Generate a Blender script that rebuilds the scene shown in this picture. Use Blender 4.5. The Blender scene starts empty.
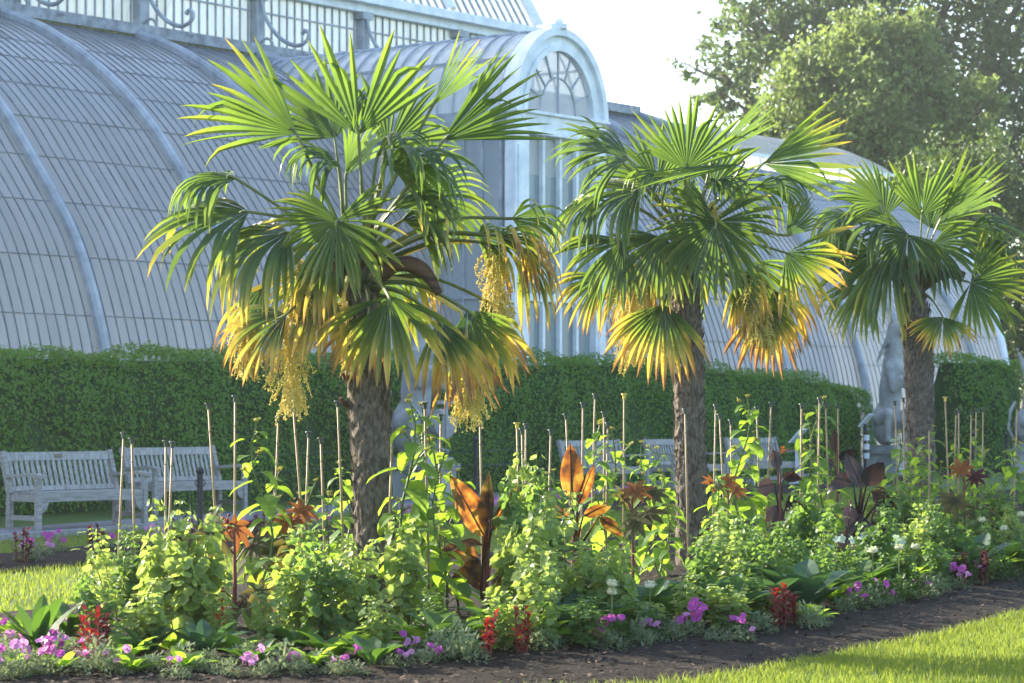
import bpy, bmesh, math, random
from mathutils import Vector, Matrix
R = math.radians
SC = bpy.context.scene
COL = SC.collection
random.seed(7)
F = 2600.0            # focal length in pixels
EYE = 1.4             # camera height
HOR = 415.0           # horizon row

def at(px, Y, py=None):
    """world point seen at pixel column px at distance Y; row py, or the ground"""
    x = (px - 512.0) / F * Y
    z = 0.0 if py is None else EYE - (py - HOR) * Y / F
    return Vector((x, Y, z))

# ------------------------------------------------------------------ mesh builder
class MB:
    def __init__(s):
        s.v = []; s.f = []; s.t = []; s.uv = []
        s.has_t = False; s.has_uv = False
    def add(s, vs, fs, t=None, uv=None):
        o = len(s.v)
        s.v.extend([tuple(p) for p in vs])
        s.f.extend([tuple(i + o for i in q) for q in fs])
        if t is not None: s.has_t = True
        s.t.extend(t if t is not None else [0.0] * len(vs))
        if uv is not None: s.has_uv = True
        s.uv.extend(uv if uv is not None else [(0.0, 0.0)] * len(vs))
    def box(s, c, size, M=None):
        x, y, z = (k / 2 for k in size)
        c = Vector(c)
        vs = [Vector((a * x, b * y, d * z)) for a in (-1, 1) for b in (-1, 1) for d in (-1, 1)]
        if M is not None: vs = [M @ p for p in vs]
        s.add([c + p for p in vs], [(0, 1, 3, 2), (4, 6, 7, 5), (0, 4, 5, 1), (2, 3, 7, 6), (0, 2, 6, 4), (1, 5, 7, 3)])
    def bar(s, a, b, w, h, up=(0, 0, 1)):
        """rectangular bar from a to b, w across, h along up"""
        a = Vector(a); b = Vector(b); d = (b - a)
        L = d.length
        if L < 1e-6: return
        d /= L; up = Vector(up)
        sd = d.cross(up)
        if sd.length < 1e-4: sd = d.cross(Vector((1, 0, 0)))
        sd.normalize(); u = sd.cross(d)
        vs = []
        for p in (a, b):
            for i, j in ((-1, -1), (1, -1), (1, 1), (-1, 1)):
                vs.append(p + sd * (i * w / 2) + u * (j * h / 2))
        s.add(vs, [(3, 2, 1, 0), (4, 5, 6, 7), (0, 1, 5, 4), (1, 2, 6, 5), (2, 3, 7, 6), (3, 0, 4, 7)])
    def tube(s, pts, rad, n=6, t=None, cap=True):
        pts = [Vector(p) for p in pts]
        m = len(pts)
        if not hasattr(rad, '__len__'): rad = [rad] * m
        vs = []; ref = None
        for i, p in enumerate(pts):
            d = (pts[min(i + 1, m - 1)] - pts[max(i - 1, 0)])
            if d.length < 1e-7: d = Vector((0, 0, 1))
            d.normalize()
            if ref is None:
                ref = d.cross(Vector((0, 0, 1)) if abs(d.z) < .9 else Vector((1, 0, 0))).normalized()
            else:
                ref = ref - d * ref.dot(d)
                ref = ref.normalized() if ref.length > 1e-5 else d.orthogonal().normalized()
            b = d.cross(ref)
            for k in range(n):
                a = 2 * math.pi * k / n
                vs.append(p + (ref * math.cos(a) + b * math.sin(a)) * rad[i])
        fs = []
        for i in range(m - 1):
            for k in range(n):
                k2 = (k + 1) % n
                fs.append((i * n + k, i * n + k2, (i + 1) * n + k2, (i + 1) * n + k))
        if cap:
            fs.append(tuple(range(n - 1, -1, -1))); fs.append(tuple(range((m - 1) * n, m * n)))
        s.add(vs, fs, None if t is None else [t] * len(vs))
    def ell(s, c, r, M=None, nu=10, nv=6, t=None):
        c = Vector(c); vs = []; fs = []
        for j in range(1, nv):
            th = math.pi * j / nv
            for i in range(nu):
                ph = 2 * math.pi * i / nu
                p = Vector((r[0] * math.sin(th) * math.cos(ph), r[1] * math.sin(th) * math.sin(ph), r[2] * math.cos(th)))
                vs.append(p)
        vs.append(Vector((0, 0, r[2]))); vs.append(Vector((0, 0, -r[2])))
        top = len(vs) - 2; bot = top + 1
        for j in range(nv - 2):
            for i in range(nu):
                i2 = (i + 1) % nu
                fs.append((j * nu + i, (j + 1) * nu + i, (j + 1) * nu + i2, j * nu + i2))
        for i in range(nu):
            i2 = (i + 1) % nu
            fs.append((top, i, i2)); fs.append((bot, (nv - 2) * nu + i2, (nv - 2) * nu + i))
        if M is not None: vs = [M @ p for p in vs]
        s.add([c + p for p in vs], fs, None if t is None else [t] * len(vs))
    def mesh(s, name, mat, smooth=False):
        me = bpy.data.meshes.new(name)
        me.from_pydata(s.v, [], s.f)
        if s.has_t:
            a = me.attributes.new('tone', 'FLOAT', 'POINT')
            a.data.foreach_set('value', s.t)
        if s.has_uv:
            l = me.uv_layers.new(name='UVMap')
            idx = [0] * len(me.loops); me.loops.foreach_get('vertex_index', idx)
            flat = []
            for i in idx: flat.extend(s.uv[i])
            l.data.foreach_set('uv', flat)
        if mat is not None: me.materials.append(mat)
        if smooth: me.polygons.foreach_set('use_smooth', [True] * len(me.polygons))
        me.update()
        return me
    def build(s, name, mat, parent=None, smooth=False):
        return link(name, s.mesh(name, mat, smooth), parent)

def link(name, me, parent=None):
    o = bpy.data.objects.new(name, me); COL.objects.link(o)
    if parent is not None: o.parent = parent
    return o

def tag(o, label=None, cat=None, group=None, kind=None):
    if label: o['label'] = label
    if cat: o['category'] = cat
    if group: o['group'] = group
    if kind: o['kind'] = kind
    return o

def thing(name, loc, label=None, cat=None, group=None, rz=0.0):
    o = bpy.data.objects.new(name, None); COL.objects.link(o)
    o.empty_display_size = .2
    o.location = loc; o.rotation_euler = (0, 0, rz)
    return tag(o, label, cat, group)

def copy_tree(o, loc, rz=0.0, sc=1.0):
    c = o.copy(); COL.objects.link(c)
    c.location = loc; c.rotation_euler = (0, 0, rz); c.scale = (sc, sc, sc)
    for ch in list(o.children):
        d = ch.copy(); COL.objects.link(d); d.parent = c
        for g in list(ch.children):
            e = g.copy(); COL.objects.link(e); e.parent = d
    return c

# ------------------------------------------------------------------ materials
def newmat(name):
    m = bpy.data.materials.new(name); m.use_nodes = True
    nt = m.node_tree
    for n in list(nt.nodes): nt.nodes.remove(n)
    out = nt.nodes.new('ShaderNodeOutputMaterial')
    return m, nt, out
def N(nt, typ, **kw):
    n = nt.nodes.new(typ)
    for k, v in kw.items():
        if k.startswith('i_'):
            key = k[2:]
            key = int(key) if key.isdigit() else key.replace('_', ' ')
            n.inputs[key].default_value = v
        else: setattr(n, k, v)
    return n
def rgba(c): return (c[0], c[1], c[2], 1.0)
def noise_fac(nt, scale, detail=3, stretch=None, coord='Object', rough=.55):
    tc = N(nt, 'ShaderNodeTexCoord')
    v = tc.outputs[coord]
    if stretch:
        mp = N(nt, 'ShaderNodeMapping'); mp.inputs['Scale'].default_value = stretch
        nt.links.new(v, mp.inputs[0]); v = mp.outputs[0]
    n = N(nt, 'ShaderNodeTexNoise'); n.inputs['Scale'].default_value = scale
    n.inputs['Detail'].default_value = detail; n.inputs['Roughness'].default_value = rough
    nt.links.new(v, n.inputs['Vector'])
    return n.outputs['Fac']
def ramp(nt, fac, stops):
    r = N(nt, 'ShaderNodeValToRGB')
    e = r.color_ramp.elements
    while len(e) < len(stops): e.new(.5)
    for k, (p, c) in zip(e, stops): k.position = p; k.color = rgba(c)
    nt.links.new(fac, r.inputs[0])
    return r.outputs[0]
def mixc(nt, fac, a, b, mode='MIX'):
    m = N(nt, 'ShaderNodeMix', data_type='RGBA', blend_type=mode)
    for sock, val in ((m.inputs['Factor'], fac), (m.inputs[6], a), (m.inputs[7], b)):
        if hasattr(val, 'links'): nt.links.new(val, sock)
        elif isinstance(val, (int, float)): sock.default_value = val
        else: sock.default_value = rgba(val)
    return m.outputs[2]
def bump(nt, h, strength=.4, dist=.01):
    b = N(nt, 'ShaderNodeBump'); b.inputs['Strength'].default_value = strength; b.inputs['Distance'].default_value = dist
    nt.links.new(h, b.inputs['Height']); return b.outputs[0]

def solid(name, c1, c2, scale=6, rough=.6, stretch=None, spec=.4, bmp=0.0, bdist=.01, lo=.35, hi=.65, detail=4, metal=0):
    m, nt, out = newmat(name)
    f = noise_fac(nt, scale, detail, stretch)
    p = N(nt, 'ShaderNodeBsdfPrincipled')
    nt.links.new(ramp(nt, f, [(lo, c1), (hi, c2)]), p.inputs['Base Color'])
    p.inputs['Roughness'].default_value = rough
    p.inputs['Specular IOR Level'].default_value = spec
    p.inputs['Metallic'].default_value = metal
    if bmp: nt.links.new(bump(nt, f, bmp, bdist), p.inputs['Normal'])
    nt.links.new(p.outputs[0], out.inputs[0])
    return m

def leafmat(name, c1, c2, tr, tfac=.4, rough=.45, spec=.4, scale=8, stops=None, trstops=None, per_object=.0, nmul=.22, nadd=-.11):
    """thin leaf: reflecting front and light let through from behind; 'tone' drives dryness where stops are given"""
    m, nt, out = newmat(name)
    f = noise_fac(nt, scale, 2)
    if stops:
        a = N(nt, 'ShaderNodeAttribute', attribute_name='tone')
        ad = N(nt, 'ShaderNodeMath', operation='MULTIPLY_ADD'); ad.inputs[1].default_value = nmul; ad.inputs[2].default_value = nadd
        nt.links.new(f, ad.inputs[0])
        s_ = N(nt, 'ShaderNodeMath', operation='ADD'); nt.links.new(a.outputs['Fac'], s_.inputs[0]); nt.links.new(ad.outputs[0], s_.inputs[1])
        col = ramp(nt, s_.outputs[0], stops); tcol = ramp(nt, s_.outputs[0], trstops)
    else:
        g = N(nt, 'ShaderNodeNewGeometry')
        col = mixc(nt, g.outputs['Random Per Island'], c1, c2)
        col = mixc(nt, f, col, tuple(.75 * k for k in c1)) if False else col
        tcol = mixc(nt, g.outputs['Random Per Island'], tr, tuple(.72 * k for k in tr))
    if per_object:
        oi = N(nt, 'ShaderNodeObjectInfo')
        hs = N(nt, 'ShaderNodeHueSaturation')
        mr = N(nt, 'ShaderNodeMapRange'); mr.inputs[3].default_value = 1 - per_object; mr.inputs[4].default_value = 1 + per_object
        nt.links.new(oi.outputs['Random'], mr.inputs[0]); nt.links.new(mr.outputs[0], hs.inputs['Value']); nt.links.new(col, hs.inputs['Color'])
        col = hs.outputs[0]
    p = N(nt, 'ShaderNodeBsdfPrincipled')
    nt.links.new(col, p.inputs['Base Color']); p.inputs['Roughness'].default_value = rough
    p.inputs['Specular IOR Level'].default_value = spec
    t = N(nt, 'ShaderNodeBsdfTranslucent'); nt.links.new(tcol, t.inputs['Color'])
    mx = N(nt, 'ShaderNodeMixShader'); mx.inputs[0].default_value = tfac
    nt.links.new(p.outputs[0], mx.inputs[1]); nt.links.new(t.outputs[0], mx.inputs[2])
    nt.links.new(mx.outputs[0], out.inputs[0])
    return m

# ------------------------------------------------------------------ label register: kind phrase + place among its like
REG = []
def reg(o, kind, px): REG.append((o, kind, px))
ORD = ['first', 'second', 'third', 'fourth', 'fifth', 'sixth', 'seventh', 'eighth', 'ninth', 'tenth', 'eleventh', 'twelfth',
       'thirteenth', 'fourteenth', 'fifteenth', 'sixteenth', 'seventeenth', 'eighteenth', 'nineteenth', 'twentieth']
ORD += ['twenty-' + q for q in ORD[:9]] + ['thirtieth'] + ['thirty-' + q for q in ORD[:9]]
def zone(px):
    if px < 340: return 'before the thickest palm'
    if px < 410: return "at the thickest palm's trunk"
    if px < 668: return 'between thickest and middle palms'
    if px < 712: return "at the middle palm's trunk"
    if px < 896: return 'between middle and smallest palms'
    return 'beyond the smallest palm'
def finish_labels():
    d = {}
    tot = {}
    for o, k, px in REG: tot[k] = tot.get(k, 0) + 1
    for o, k, px in REG:
        if tot[k] == 1: o['label'] = k; continue
        d.setdefault((k, zone(px)), []).append((px, o))
    for (k, z), l in d.items():
        l.sort(key=lambda q: q[0])
        for i, (px, o) in enumerate(l):
            o['label'] = f'{k}, {z}' if len(l) == 1 else f'{k}, {ORD[i]} from left {z}'
# ================================================================== the glasshouse
U = Vector((.6073, .7945, 0)); NN = Vector((.7945, -.6073, 0)); UP = Vector((0, 0, 1))
G0 = Vector((-10.45, 53, 0))
def gp(t, o, z): return U * t + NN * o + UP * z          # local to the building's Empty at G0

M_glass = None
def glass_mat(name, c1, c2, transp, trl, rough, streak=1.0):
    m, nt, out = newmat(name)
    uv = N(nt, 'ShaderNodeUVMap')
    fl = N(nt, 'ShaderNodeVectorMath', operation='FLOOR'); nt.links.new(uv.outputs[0], fl.inputs[0])
    wn = N(nt, 'ShaderNodeTexWhiteNoise', noise_dimensions='2D'); nt.links.new(fl.outputs[0], wn.inputs['Vector'])
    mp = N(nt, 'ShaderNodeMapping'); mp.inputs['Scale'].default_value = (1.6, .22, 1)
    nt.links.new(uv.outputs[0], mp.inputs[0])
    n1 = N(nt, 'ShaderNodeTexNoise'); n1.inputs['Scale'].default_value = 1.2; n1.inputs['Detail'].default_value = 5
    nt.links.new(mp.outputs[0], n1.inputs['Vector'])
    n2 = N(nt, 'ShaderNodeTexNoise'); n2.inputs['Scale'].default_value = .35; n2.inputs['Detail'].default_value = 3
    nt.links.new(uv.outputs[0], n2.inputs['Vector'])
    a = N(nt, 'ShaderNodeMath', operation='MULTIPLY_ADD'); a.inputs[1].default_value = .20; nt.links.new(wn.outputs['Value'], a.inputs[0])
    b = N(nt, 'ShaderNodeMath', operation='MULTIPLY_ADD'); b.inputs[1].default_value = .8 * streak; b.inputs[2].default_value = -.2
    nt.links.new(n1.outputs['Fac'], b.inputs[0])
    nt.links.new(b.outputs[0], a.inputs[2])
    c = N(nt, 'ShaderNodeMath', operation='MULTIPLY_ADD'); c.inputs[1].default_value = .7; nt.links.new(n2.outputs['Fac'], c.inputs[0])
    nt.links.new(a.outputs[0], c.inputs[2])
    col = ramp(nt, c.outputs[0], [(.15, c1), (.95, c2)])
    p = N(nt, 'ShaderNodeBsdfPrincipled'); nt.links.new(col, p.inputs['Base Color'])
    p.inputs['Roughness'].default_value = rough; p.inputs['Specular IOR Level'].default_value = .6
    # each pane sits at a slightly different angle
    geo = N(nt, 'ShaderNodeNewGeometry')
    vm = N(nt, 'ShaderNodeVectorMath', operation='SUBTRACT'); nt.links.new(wn.outputs['Color'], vm.inputs[0]); vm.inputs[1].default_value = (.5, .5, .5)
    vs = N(nt, 'ShaderNodeVectorMath', operation='SCALE'); nt.links.new(vm.outputs[0], vs.inputs[0]); vs.inputs['Scale'].default_value = .09
    va = N(nt, 'ShaderNodeVectorMath', operation='ADD'); nt.links.new(geo.outputs['Normal'], va.inputs[0]); nt.links.new(vs.outputs[0], va.inputs[1])
    vn = N(nt, 'ShaderNodeVectorMath', operation='NORMALIZE'); nt.links.new(va.outputs[0], vn.inputs[0])
    nt.links.new(vn.outputs[0], p.inputs['Normal'])
    t = N(nt, 'ShaderNodeBsdfTranslucent'); nt.links.new(col, t.inputs['Color'])
    mx = N(nt, 'ShaderNodeMixShader'); mx.inputs[0].default_value = trl
    nt.links.new(p.outputs[0], mx.inputs[1]); nt.links.new(t.outputs[0], mx.inputs[2])
    sh = mx.outputs[0]
    if transp > 0:
        tp = N(nt, 'ShaderNodeBsdfTransparent'); m2 = N(nt, 'ShaderNodeMixShader'); m2.inputs[0].default_value = transp
        nt.links.new(sh, m2.inputs[1]); nt.links.new(tp.outputs[0], m2.inputs[2]); sh = m2.outputs[0]
    nt.links.new(sh, out.inputs[0])
    return m
M_roofglass = glass_mat('roof_glass', (.19, .205, .215), (.28, .295, .31), 0.0, .12, .2)
M_wallglass = glass_mat('wall_glass', (.30, .36, .36), (.58, .64, .62), .30, .35, .12)
M_fanglass = glass_mat('fan_glass', (.72, .78, .74), (.86, .90, .88), .4, .75, .12)
M_white = solid('white_paint', (.62, .68, .74), (.82, .86, .9), 3, .45, spec=.4, lo=.3, hi=.6)
M_bar = solid('glazing_bar_paint', (.11, .125, .15), (.24, .26, .30), 2.5, .5, lo=.35, hi=.7)
M_rib = solid('rib_paint', (.24, .27, .31), (.44, .48, .53), 3, .5, lo=.3, hi=.7)
M_darkgap = solid('gutter_grey', (.16, .18, .21), (.33, .36, .4), 4, .5)

def catmull(P, n):
    out = []
    for i in range(len(P) - 1):
        p0 = P[max(i - 1, 0)]; p1 = P[i]; p2 = P[i + 1]; p3 = P[min(i + 2, len(P) - 1)]
        for k in range(n):
            t = k / n
            out.append(tuple(.5 * ((2 * b) + (c - a) * t + (2 * a - 5 * b + 4 * c - d) * t * t + (3 * b - a - 3 * c + d) * t ** 3)
                             for a, b, c, d in zip(p0, p1, p2, p3)))
    out.append(tuple(P[-1])); return out
PR = catmull([(0, 9.56), (1.2, 9.14), (2.3, 8.55), (3.36, 7.83), (4.3, 6.98), (4.95, 6.22), (5.75, 5.22), (6.25, 4.5), (6.65, 3.6), (7.0, 2.5), (7.2, 1.3), (7.3, 0)], 3)
WP = [(1 + o * 5.7 / 7.3, z * 8.25 / 9.56) for o, z in PR]
def pnorm(P, i):
    a = P[max(i - 1, 0)]; b = P[min(i + 1, len(P) - 1)]
    d = Vector((b[0] - a[0], b[1] - a[1])); d.normalize()
    return Vector((-d.y, d.x)) if -d.y > 0 or d.x > 0 else Vector((d.y, -d.x))
def pos_at_z(P, z):
    for (o1, z1), (o2, z2) in zip(P, P[1:]):
        if z1 >= z >= z2:
            k = 0 if z1 == z2 else (z1 - z) / (z1 - z2)
            return o1 + (o2 - o1) * k
    return P[-1][0]
ROWZ = [8.72, 8.25, 7.62, 6.9, 6.1, 5.22, 4.2, 3.15, 1.6]
def row_index(z):
    for i, r in enumerate(ROWZ):
        if z > r: return i + .5
    return len(ROWZ) + .5
hall = thing('glasshouse', G0, 'huge white Victorian glasshouse with curved ribbed glass roof and arched porch behind the hedge', 'glasshouse')
BAY = 3.8; NB = 16; TL = -30.4; TE = 22.8
def shell(P, t0, t1, name, tend=None, rows=ROWZ, zs=1.0):
    """curved glass surface: one strip per pane column so that each pane has its own uv cell"""
    mb = MB(); step = BAY / NB; n = int(round((t1 - t0) / step))
    rz = [9.6] + [r for r in rows]
    for k in range(n):
        ta = t0 + k * step; tb = ta + step
        vs = []; uv = []
        for i, (o, z) in enumerate(P):
            e = tend(o) if tend else 1e9
            a_, b_ = min(ta, e), min(tb, e)
            # fractional row: monotone in z
            zz = z / zs; r = 0
            for j in range(len(rows)):
                hi = 9.7 if j == 0 else rows[j - 1]
                if zz <= rows[j]: r = j + 1; continue
                r = j + (hi - zz) / (hi - rows[j]); break
            else: r = len(rows) + (1.6 - zz) / 1.7
            vs += [gp(a_, o, z), gp(b_, o, z)]; uv += [(k + .02, r), (k + .98, r)]
        fs = [(2 * i, 2 * i + 1, 2 * i + 3, 2 * i + 2) for i in range(len(P) - 1)
              if not tend or ta < max(tend(P[i][0]), tend(P[i + 1][0]))]
        mb.add(vs, fs, uv=uv)
    return mb.build(name, M_roofglass, hall, True)
def bars(P, t0, t1, name, tend=None, w=.022, d=.016, mat=None, step=BAY / NB):
    mb = MB(); n = int(round((t1 - t0) / step))
    for k in range(n + 1):
        t = t0 + k * step
        pts = [(o, z, i) for i, (o, z) in enumerate(P) if not tend or t <= tend(o)]
        if len(pts) < 2: continue
        vs = []
        for o, z, i in pts:
            nn = pnorm(P, i)
            vs += [gp(t - w / 2, o - .01 * nn.x, z - .01 * nn.y), gp(t - w / 2, o + d * nn.x, z + d * nn.y), gp(t + w / 2, o + d * nn.x, z + d * nn.y), gp(t + w / 2, o - .01 * nn.x, z - .01 * nn.y)]
        fs = []
        for i in range(len(pts) - 1):
            for j in range(3): fs.append((4 * i + j, 4 * i + j + 1, 4 * i + 4 + j + 1, 4 * i + 4 + j))
        mb.add(vs, fs)
    return mb.build(name, mat or M_bar, hall)
def rib(P, t, mat, w=.17, d=.16, tend=None):
    mb = MB(); pts = [(o, z, i) for i, (o, z) in enumerate(P) if not tend or t <= tend(o)]
    if len(pts) < 3: return
    vs = []
    for o, z, i in pts:
        nn = pnorm(P, i)
        vs += [gp(t - w / 2, o, z), gp(t - w / 2, o + d * .6 * nn.x, z + d * .6 * nn.y), gp(t - w / 4, o + d * nn.x, z + d * nn.y), gp(t + w / 4, o + d * nn.x, z + d * nn.y), gp(t + w / 2, o + d * .6 * nn.x, z + d * .6 * nn.y), gp(t + w / 2, o, z)]
    fs = []
    for i in range(len(pts) - 1):
        for j in range(5): fs.append((6 * i + j, 6 * i + j + 1, 6 * i + 6 + j + 1, 6 * i + 6 + j))
    mb.add(vs, fs)
    return mb.build('rib', mat, hall)
shell(PR, TL, TE, 'roof_glazing')
bars(PR, TL, TE, 'glazing_bars')
for k in range(int((TE - TL) / BAY) + 1): rib(PR, TL + k * BAY, M_rib)
for z in ROWZ:
    o = pos_at_z(PR, z); mb = MB()
    mb.bar(gp(TL, o + .008, z), gp(TE, o + .008, z), .026, .012)
    mb.build('purlin', M_bar, hall)
# gutter and crest moulding along the foot of the upper tier
mb = MB(); mb.bar(gp(TL, -.1, 9.66), gp(TE, -.1, 9.66), .5, .16); mb.bar(gp(TL, .1, 9.78), gp(TE, .1, 9.78), .1, .08)
mb.bar(gp(TL, -.9, 9.6), gp(TE, -.9, 9.6), 1.1, .06)
n = int((TE - TL) / .22)
mb.build('gutter', M_darkgap, hall)
# clerestory: panes, thin bars, columns and scrolled brackets
OC = -1.5; ZC0, ZC1 = 9.6, 11.32; UT0, UT1 = -18.2, 20.3
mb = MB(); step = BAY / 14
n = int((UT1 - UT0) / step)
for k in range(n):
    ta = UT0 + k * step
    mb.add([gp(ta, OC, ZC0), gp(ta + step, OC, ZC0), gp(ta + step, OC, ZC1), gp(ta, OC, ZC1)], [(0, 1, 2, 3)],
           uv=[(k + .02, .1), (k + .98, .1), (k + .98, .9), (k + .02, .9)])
mb.build('clerestory_glass', glass_mat('clerestory_painted_reflection', (.22, .28, .25), (.56, .62, .59), .10, .09, .14, 1.7), hall)  # streaky green-grey colour paints mottled tree reflections into the panes
mb = MB()
for k in range(n + 1): mb.bar(gp(UT0 + k * step, OC + .02, ZC0), gp(UT0 + k * step, OC + .02, ZC1), .028, .05, NN)
mb.bar(gp(UT0, OC + .03, 9.85), gp(UT1, OC + .03, 9.85), .09, .06); mb.bar(gp(UT0, OC + .03, 10.9), gp(UT1, OC + .03, 10.9), .05, .035)
mb.build('clerestory_bars', M_rib, hall)
t = 0.0 - 3 * BAY - .45 + 2.0
cols = []
while t < UT1 - .2:
    cols.append(t); t += BAY
for t in cols:
    mb = MB()
    mb.bar(gp(t, OC + .1, ZC0), gp(t, OC + .1, ZC1), .24, .26, NN)
    mb.bar(gp(t, OC + .1, ZC0), gp(t, OC + .1, ZC0 + .25), .36, .36, NN)
    mb.bar(gp(t, OC + .1, ZC1 - .18), gp(t, OC + .1, ZC1), .4, .4, NN)
    mb.build('column', M_rib, hall)
    mb = MB()
    pts = catmull([(OC + .25, 11.2), (OC + .35, 10.8), (OC + .62, 10.4), (OC + 1.0, 10.1), (OC + 1.4, 9.97), (OC + 1.68, 10.06), (OC + 1.74, 10.22), (OC + 1.62, 10.3), (OC + 1.54, 10.22)], 4)
    mb.tube([gp(t, o, z) for o, z in pts], .05, 6)
    ring = [gp(t, OC + .42 + .2 * math.cos(a), 10.02 + .2 * math.sin(a)) for a in [2 * math.pi * i / 16 for i in range(17)]]
    mb.tube(ring, .035, 5, cap=False)
    mb.bar(gp(t, OC + .2, 9.76), gp(t, OC + 1.75, 9.76), .07, .07)
    mb.build('scroll_bracket', M_rib, hall, True)
# cornice and upper roof
mb = MB(); mb.bar(gp(UT0, OC + .05, 11.42), gp(UT1, OC + .05, 11.42), .34, .2); mb.bar(gp(UT0, OC + .2, 11.62), gp(UT1 + .1, OC + .2, 11.62), .5, .2)
mb.bar(gp(UT0, OC + .12, 11.75), gp(UT1 + .1, OC + .12, 11.75), .2, .08)
mb.build('cornice', M_white, hall)
UPQ = catmull([(-1.5, 11.8), (-2.05, 12.7), (-3.0, 14.0), (-4.5, 15.6), (-6.5, 17.2), (-9.0, 18.2)], 3)
UPR = UPQ[::-1]; UPR2 = [(-18 - o, z) for o, z in UPQ]
mb = MB(); n = int((UT1 - UT0) / .32)
full = UPQ + UPR2[::-1][1:]
for k in range(n):
    ta = UT0 + k * .32; vs = []; uv = []
    for i, (o, z) in enumerate(full): vs += [gp(ta, o, z), gp(ta + .32, o, z)]; uv += [(k + .02, i * .5), (k + .98, i * .5)]
    mb.add(vs, [(2 * i, 2 * i + 2, 2 * i + 3, 2 * i + 1) for i in range(len(full) - 1)], uv=uv)
M_upper = glass_mat('upper_roof_glass', (.34, .38, .40), (.52, .56, .58), .25, .45, .2)
mb.build('upper_roof_glazing', M_upper, hall, True)
bars(UPR, UT0, UT1, 'upper_glazing_bars', w=.04, d=.05, mat=M_rib, step=.32)
k = UT1 - 2 * BAY * 4
while k <= UT1 + .01: rib(UPR, k, M_white, .3, .2); k += BAY
# the right-hand wing, lower, with a small lantern on its crest and a rounded far end
def wend(o): return 35.4 - (max(o - 1, 0) / 5.7) ** 1.4 * 3.4
shell(WP, TE, 35.6, 'wing_glazing', wend, zs=8.25 / 9.56)
bars(WP, TE, 35.6, 'wing_glazing_bars', wend, mat=M_rib)
for k in range(4): rib(WP, TE + k * BAY, M_rib, tend=wend)
mb = MB(); m = [gp(wend(o), o + .03, z) for o, z in WP]; mb.tube(m, .13, 6); mb.build('end_rib', M_white, hall, True)
for z in [r * 8.25 / 9.56 for r in ROWZ]:
    o = pos_at_z(WP, z); mb = MB(); mb.bar(gp(TE, o + .008, z), gp(wend(o), o + .008, z), .026, .012); mb.build('purlin', M_bar, hall)
mb = MB(); mb.bar(gp(TE, .75, 8.27), gp(35.6, .75, 8.27), .7, .12); mb.bar(gp(TE, 1.05, 8.36), gp(35.5, 1.05, 8.36), .1, .1)
mb.build('wing_gutter', M_darkgap, hall)
mb = MB()
for k in range(58):
    ta = TE + k * .22
    mb.add([gp(ta, .45, 8.3), gp(ta + .22, .45, 8.3), gp(ta + .22, .45, 8.85), gp(ta, .45, 8.85)], [(0, 1, 2, 3)], uv=[(k + .02, .1), (k + .98, .1), (k + .98, .9), (k + .02, .9)])
mb.build('lantern_glass', M_fanglass, hall)
LP = catmull([(-2.5, 10.0), (-1.4, 9.85), (-.5, 9.5), (.25, 9.15), (.62, 8.88)], 3)
mb = MB()
for k in range(60):
    ta = TE + k * .22; vs = []; uv = []
    for i, (o, z) in enumerate(LP): vs += [gp(ta, o, z), gp(ta + .22, o, z)]; uv += [(k + .02, i * .08), (k + .98, i * .08)]
    mb.add(vs, [(2 * i, 2 * i + 1, 2 * i + 3, 2 * i + 2) for i in range(len(LP) - 1)], uv=uv)
mb.build('lantern_roof', M_upper, hall, True)
bars(LP, TE, TE + 13.2, 'lantern_bars', mat=M_rib, step=.22)
mb = MB(); mb.bar(gp(TE, .66, 8.88), gp(36, .66, 8.88), .1, .09)
for k in range(9): mb.bar(gp(TE + 1 + k * 1.5, .5, 8.3), gp(TE + 1 + k * 1.5, .5, 8.88), .14, .14, NN)
mb.build('lantern_frame', M_white, hall)

# ------------------------------------------------------------------ porch
TA, TB, OG = 6.36, 9.56, 8.3; TM = (TA + TB) / 2; HW = (TB - TA) / 2
ZR0, ZR1 = 7.18, 7.66; RH = 9.45 - ZR1
def arch(rx, rz, n=24): return [(TM - rx * math.cos(math.pi * i / n), ZR1 + rz * math.sin(math.pi * i / n)) for i in range(n + 1)]
porch = link('porch', None, hall); porch.empty_display_size = .2
# vault from the gable back into the roof, panes and hoops
mb = MB(); A = arch(HW - .03, RH - .04, 20); L = 36; ds = (OG - .25 + .3) / L
for k in range(L):
    oa = OG - .25 - k * ds; vs = []; uv = []
    for i, (t, z) in enumerate(A): vs += [gp(t, oa, z), gp(t, oa - ds, z)]; uv += [(k + .02, i * .2), (k + .98, i * .2)]
    mb.add(vs, [(2 * i, 2 * i + 1, 2 * i + 3, 2 * i + 2) for i in range(len(A) - 1)], uv=uv)
M_vault = glass_mat('vault_glass', (.82, .85, .86), (.92, .94, .94), .30, .4, .2)
mb.build('porch_vault', M_vault, porch, True)
mb = MB(); A2 = arch(HW + .01, RH)
for k in range(20): mb.tube([gp(t, OG - .3 - k * .42, z) for t, z in A2], .028, 5)
for i in (5, 12, 19): mb.bar(gp(A2[i][0], OG - .3, A2[i][1]), gp(A2[i][0], 0, A2[i][1]), .05, .05)
mb.build('vault_hoops', M_rib, porch)
def arch_band(r0, h0, r1, h1, o0, o1, mb, n=32):
    a = arch(r0, h0, n); b = arch(r1, h1, n); vs = []; fs = []
    for (ta, za), (tb, zb) in zip(a, b): vs += [gp(ta, o0, za), gp(ta, o1, za), gp(tb, o1, zb), gp(tb, o0, zb)]
    for i in range(n):
        for j in range(4): fs.append((4 * i + j, 4 * i + (j + 1) % 4, 4 * i + 4 + (j + 1) % 4, 4 * i + 4 + j))
    fs += [(0, 1, 2, 3), (4 * n + 3, 4 * n + 2, 4 * n + 1, 4 * n)]
    mb.add(vs, fs)
mb = MB()
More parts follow.
